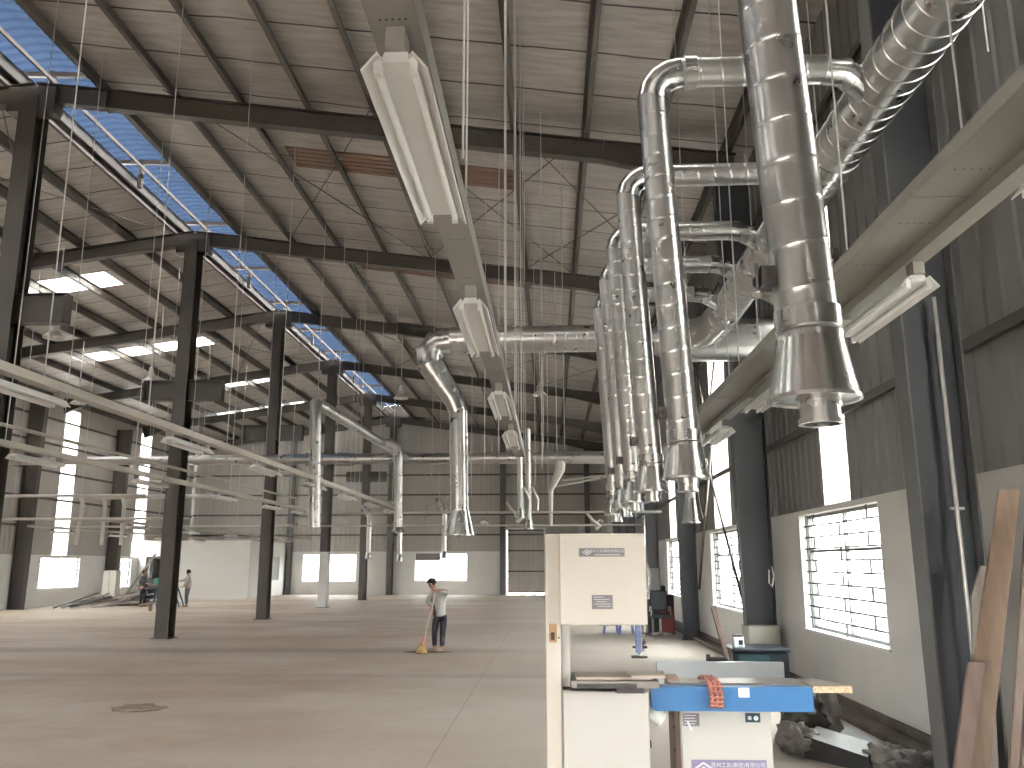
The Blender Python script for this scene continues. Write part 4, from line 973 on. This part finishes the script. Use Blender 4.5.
for i in range(26):
    x=random.uniform(-20.2,-18.4); y=36.5+(x+20.2)*1.4+random.uniform(-.6,.8); a=random.uniform(-.3,.9); L=random.uniform(1.2,2.8)
    z=.04+.012*i; p=(x-L/2*math.cos(a),y-L/2*math.sin(a),.04); q=(x+L/2*math.cos(a),y+L/2*math.sin(a),z+random.uniform(.05,.4))
    tag(MB().beam(p,q,.12,.07).build('scrap_bar',M[random.choice(['wooddk','castiron','woodgr','ironed'])],origin=p),'scrap bar in the debris heap under the grilled window','scrap','scrap bars of the debris heap')
for i,(x,y) in enumerate(((-18.6,38.5),(-19.4,39.6),(-20.0,40.2))):
    tag(MB().lump((x,y,.12),(.5,.45,.2),i+11,.5,18,.01).build('rubble_lump',M['woodgr'],origin=(x,y,0)),['greyish rubble lump at the end of the debris heap','rubble lump before the beige cabinet','rubble lump against the wall column'][i],'rubble')
tag(MB().hexa([(-19.0,41.0,.02),(-17.5,41.2,.02),(-17.9,42.2,.02),(-19.2,42.1,.02),(-18.9,41.0,.16),(-17.6,41.2,.12),(-17.9,42.1,.14),(-19.1,42.0,.2)]).build('white_sheet_pile',M['plaster'],origin=(-18.4,41.6,0)),'pile of white sheets on the floor near the work table','sheets')
tag(MB().beam((-21.2,42.8,.0),(-19.7,42.9,2.3),.08,.08).build('leaning_pole',M['woodgr'],origin=(-21,42.8,0)),'thin pole leaning by the small side window','pole')
t=empty('step_ladder',(-16.4,37.3,0),'blue folding step ladder behind the second ridge column','ladder')
for s in (-1,1):
    for dy in (-.25,.25): MB().beam((-16.42+s*.62,37.3+dy,0),(-16.42+s*.05,37.3+dy*.7,1.45),.06,.04,(0,1,0)).build('rail',M['ladder'],t)
for k in range(1,5):
    x=-16.42-.62+.57*k/5; MB().beam((x,37.06,1.45*k/5),(x,37.54,1.45*k/5),.07,.03).build('step',M['ladder'],t)
MB().box((-16.52,37.1,1.43),(-16.32,37.5,1.47)).build('top_cap',M['ladder'],t)
t=empty('small_stool',(-15.9,35.5,0),'tiny wooden stool standing on the floor beside the ladder','stool')
MB().box((-15.75,34.0,.28),(-15.25,34.3,.31)).build('seat',M['wood'],t)
for x in (-15.72,-15.28): MB().box((x-.02,34.02,0),(x+.02,34.28,.28)).build('leg',M['wood'],t)
# dirt piles
for i,(x,y,r) in enumerate(((-5.25,11.3,.32),)):
    tag(MB().lump((x,y,.0),(r,r*.7,.045),5,.5,24,.003).build('dirt_pile',M['dirt'],origin=(x,y,0)),'small brown dirt pile on the empty floor','dirt pile',kind=None)
tag(MB().lump((-2.55,18.55,0),(.5,.12,.018),8,.4,24,.003).build('swept_dust',M['dirt'],origin=(-2.5,18.5,0)),'line of swept brown dust at the broom','dust',kind='stuff')

# ------------------------------------------------------------------ people
def skin_mesh(name,pts,edges,rad,mat,parent,root=0,sub=2):
    me=bpy.data.meshes.new(name); off=wloc(parent)
    me.from_pydata([tuple(Vector(p)-off) for p in pts],edges,[]); me.update()
    o=bpy.data.objects.new(name,me); COL.objects.link(o); o.parent=parent
    o.modifiers.new('skin','SKIN').use_smooth_shade=True
    for i,r in enumerate(rad):
        sv=me.skin_vertices[0].data[i]; rr=r if isinstance(r,tuple) else (r,r); sv.radius=rr; sv.use_root=(i==root)
    m=o.modifiers.new('sub','SUBSURF'); m.levels=sub; m.render_levels=sub
    dg=bpy.context.evaluated_depsgraph_get(); ev=bpy.data.meshes.new_from_object(o.evaluated_get(dg))
    o.modifiers.clear(); o.data=ev; ev.name=name; ev.materials.clear(); ev.materials.append(mat)
    for p in ev.polygons: p.use_smooth=True; p.material_index=0
    return o
def person(base,J,label,shirt,trous,face=-PI*.6,tee=None,skirt=.0):
    """J: joints relative to base, in metres"""
    bx=Vector(base); g=lambda k: bx+Vector(J[k])
    t=empty('person',base,label,'person')
    P=[];E=[];Rr=[];ix={}
    def v(k,p,r): ix[k]=len(P); P.append(p); Rr.append(r); return ix[k]
    def e(a,b): E.append((ix[a],ix[b]))
    v('pelvis',g('pelvis'),(.13,.10)); v('waist',g('pelvis').lerp(g('chest'),.45),(.115,.09)); v('chest',g('chest'),(.14,.10)); v('neck',g('neck'),.05); v('jaw',g('neck').lerp(g('head'),.5),.055); v('head',g('head'),(.078,.088)); v('crown',g('head')+(g('head')-g('neck')).normalized()*.085,.065)
    for a,b in (('pelvis','waist'),('waist','chest'),('chest','neck'),('neck','jaw'),('jaw','head'),('head','crown')): e(a,b)
    for s in 'LR':
        v('sh'+s,g('sh'+s),.055); v('el'+s,g('el'+s),.04); v('wr'+s,g('wr'+s),.027)
        e('chest','sh'+s); e('sh'+s,'el'+s); e('el'+s,'wr'+s)
        d=(g('hand'+s)-g('wr'+s)).normalized(); side=d.cross(Vector((0,0,1)));
        if side.length<.2: side=Vector((1,0,0))
        side.normalize(); nn=side.cross(d)
        v('palm'+s,g('wr'+s)+d*.055,(.036,.02)); e('wr'+s,'palm'+s)
        for q,(o_,l_) in enumerate(((-.03,.068),(-.01,.078),(.01,.074),(.03,.058))):
            a=g('wr'+s)+d*.09+side*o_
            v(f'k{s}{q}',a,.011); v(f'm{s}{q}',a+d*l_*.5+nn*.012,.0095); v(f't{s}{q}',a+d*l_*.75+nn*.035,.008)
            e('palm'+s,f'k{s}{q}'); e(f'k{s}{q}',f'm{s}{q}'); e(f'm{s}{q}',f't{s}{q}')
        a=g('wr'+s)+d*.04-side*.035; v('th1'+s,a,.012); v('th2'+s,a+d*.035-side*.02+nn*.01,.0095); e('palm'+s,'th1'+s); e('th1'+s,'th2'+s)
        v('hip'+s,g('hip'+s),.085); v('kn'+s,g('kn'+s),.056); v('an'+s,g('an'+s),.036); v('toe'+s,g('toe'+s),(.035,.028))
        e('pelvis','hip'+s); e('hip'+s,'kn'+s); e('kn'+s,'an'+s); e('an'+s,'toe'+s)
    body=skin_mesh('body',P,E,Rr,M['skin'],t,0,2)
    # face features
    H=g('head'); up=(g('head')-g('neck')).normalized(); f=Vector((math.cos(face),math.sin(face),0)); f=(f-up*f.dot(up)).normalized(); sd=up.cross(f)
    m=MB(); c=H+f*.088-up*.012; m.lump(c,(.013,.013,.02),1,.1,8); m.build('nose',M['skin'],t)
    for s in (-1,1): MB().lump(H+f*.078+sd*s*.03+up*.012,(.010,.010,.007),1,.0,8).build('eye',M['hair'],t)
    for s in (-1,1): MB().lump(H+sd*s*.08-up*.005,(.014,.018,.028),1,.1,8).build('ear',M['skin'],t)
    MB().lump(H+f*.078-up*.048,(.02,.02,.006),1,.0,8).build('mouth',M['rag'],t)
    hr=MB(); c=H+up*.03-f*.018; hr.lump((0,0,0),(.1,.1,.095),4,.18,22,None,0,3.)
    # keep the hair cap off the face
    vs=[]
    for q in hr.v:
        if q.dot(f)>.045 and q.dot(up)<.035: q=q-f*(q.dot(f)-.045)
        if q.dot(up)<-.06: q=q+up*(-.06-q.dot(up))
        vs.append(q+c)
    hr.v=vs; hr.build('hair',M['hair'],t)
    # shirt
    P2=[g('pelvis')-Vector((0,0,skirt)),g('pelvis').lerp(g('chest'),.45),g('chest'),g('chest').lerp(g('neck'),.72)]; R2=[(.172,.135),(.155,.125),(.163,.125),(.085,.075)]; E2=[(0,1),(1,2),(2,3)]
    for s in 'LR':
        k=len(P2); P2+=[g('sh'+s),g('el'+s),g('el'+s).lerp(g('wr'+s),.75)]; R2+=[.074,.057,.05]; E2+=[(2,k),(k,k+1),(k+1,k+2)]
    skin_mesh('shirt',P2,E2,R2,shirt,t,1,2)
    if tee: MB().lump(g('chest').lerp(g('pelvis'),.35)+f*.115,(.05,.05,.25),2,.1,14).build('undershirt',tee,t)
    P3=[g('pelvis')+Vector((0,0,.04)),g('pelvis')-Vector((0,0,.02))]; R3=[(.135,.11),(.14,.115)]; E3=[(0,1)]
    for s in 'LR':
        k=len(P3); P3+=[g('hip'+s)-Vector((0,0,.05)),g('kn'+s),g('an'+s)+Vector((0,0,.03))]; R3+=[.092,.068,.052]; E3+=[(1,k),(k,k+1),(k+1,k+2)]
    skin_mesh('trousers',P3,E3,R3,trous,t,1,2)
    for s in 'LR':
        a=g('an'+s); b=g('toe'+s); d=(b-a); d.z=0; d.normalize(); c=a+d*.06; 
        sh=MB(); sh.lump((0,0,0),(.13,.048,.045),3,.08,16,-.04); an=math.atan2(d.y,d.x)
        sh.v=[Vector((q.x*math.cos(an)-q.y*math.sin(an)+c.x,q.x*math.sin(an)+q.y*math.cos(an)+c.y,q.z+bx.z+.043)) for q in sh.v]; sh.build('shoe',M['dirt'],t)
    return t
J=dict(pelvis=(.0,.0,.74),chest=(-.06,-.03,1.08),neck=(-.11,-.06,1.22),head=(-.16,-.11,1.33),
 shL=(.09,-.02,1.15),elL=(.17,-.14,1.17),wrL=(-.04,-.20,1.21),handL=(-.10,-.22,1.22),
 shR=(-.19,-.06,1.13),elR=(-.23,-.12,.96),wrR=(-.15,-.215,.90),handR=(-.14,-.235,.84),
 hipL=(.07,.02,.70),knL=(.06,-.02,.40),anL=(.05,.02,.08),toeL=(-.02,-.10,.04),
 hipR=(-.07,.0,.70),knR=(-.10,-.04,.40),anR=(-.10,.0,.08),toeR=(-.19,-.09,.04))
J={k:tuple(c*1.04 for c in v) for k,v in J.items()}
person((-2.33,18.5,0),J,'person in open pale shirt and navy trousers bent over a broom',M['shirt_lt'],M['navy'],face=-PI*.72,tee=M['tee_dk'],skirt=.06)
br=empty('broom',(-2.62,18.2,0),'straw broom with pinkish grip held by the sweeping person','broom')
MB().tube([(-2.375,18.27,1.28),(-2.62,18.2,.24)],.013,10).build('handle',M['castiron'],br)
MB().tube([(-2.60,18.205,.34),(-2.63,18.2,.20)],[.02,.035],12).build('grip_socket',M['pink'],br)
s=MB(); s.lathe([(.0,.22),(.04,.2),(.09,.12),(.135,.0),(0,.0)],(-2.65,18.2,.01),20); 
s.v=[Vector((q.x,18.2+(q.y-18.2)*.5,q.z)) for q in s.v]; s.build('bristles',M['straw'],br)
JS=dict(pelvis=(0,0,.82),chest=(.0,.0,1.18),neck=(.0,.0,1.34),head=(-.02,-.02,1.48),
 shL=(.05,-.17,1.28),elL=(.02,-.24,1.02),wrL=(-.12,-.24,.86),handL=(-.2,-.24,.86),
 shR=(.0,.17,1.28),elR=(-.02,.24,1.02),wrR=(-.18,.2,.92),handR=(-.25,.2,.93),
 hipL=(.02,-.1,.78),knL=(.0,-.11,.45),anL=(.02,-.12,.08),toeL=(-.12,-.12,.04),
 hipR=(-.02,.1,.78),knR=(-.06,.11,.45),anR=(-.04,.12,.08),toeR=(-.18,.12,.04))
# far workers: one dark-clothed facing the ladder, one in grey reaching to it
JD={k:(-x*.97,y,z*.97) for k,(x,y,z) in JS.items()}
JD['elL']=(.08,-.26,1.05); JD['wrL']=(.28,-.22,.98); JD['handL']=(.35,-.2,.98)
person((-17.6,37.4,0),JD,'far person in dark clothes standing before the dark door',M['tee_dk'],M['navy'],face=0)
JG={k:(x*.98,y,z*.98) for k,(x,y,z) in JS.items()}
JG['shR']=(-.02,.15,1.24); JG['elR']=(-.24,.12,1.12); JG['wrR']=(-.46,.05,1.08); JG['handR']=(-.53,.03,1.08)
M['shirt_gr']=paint('shirt_grey',(.33,.31,.31),.9,0,.05)
person((-15.6,37.3,0),JG,'far person in grey shirt and jeans reaching to the ladder',M['shirt_gr'],M['jeans'],face=PI)

# ------------------------------------------------------------------ daylight
wd=bpy.data.worlds.new('overcast'); SC.world=wd; wd.use_nodes=True; nt=wd.node_tree; nt.nodes.clear()
bg=nt.nodes.new('ShaderNodeBackground'); bg.inputs[0].default_value=(1.0,.975,.94,1); bg.inputs[1].default_value=30.0
ow=nt.nodes.new('ShaderNodeOutputWorld'); nt.links.new(bg.outputs[0],ow.inputs[0])
sl=bpy.data.lights.new('sun','SUN'); sl.energy=3.5; sl.angle=math.radians(2.0); sl.color=(1,.96,.9)
so=bpy.data.objects.new('sun',sl); COL.objects.link(so); so.location=(20,0,30)
so.rotation_euler=Vector((-1,.25,-1.15)).to_track_quat('-Z','Y').to_euler()
SC.view_settings.view_transform='Standard'; SC.view_settings.look='None'; SC.view_settings.gamma=1; SC.view_settings.use_curve_mapping=False
SC.view_settings.exposure=1.36
SC.cycles.max_bounces=8; SC.cycles.diffuse_bounces=5; SC.cycles.glossy_bounces=4; SC.cycles.transmission_bounces=6; SC.cycles.transparent_max_bounces=8
SC.cycles.use_denoising=True; SC.cycles.caustics_reflective=False; SC.cycles.caustics_refractive=False
SC.cycles.sample_clamp_indirect=4
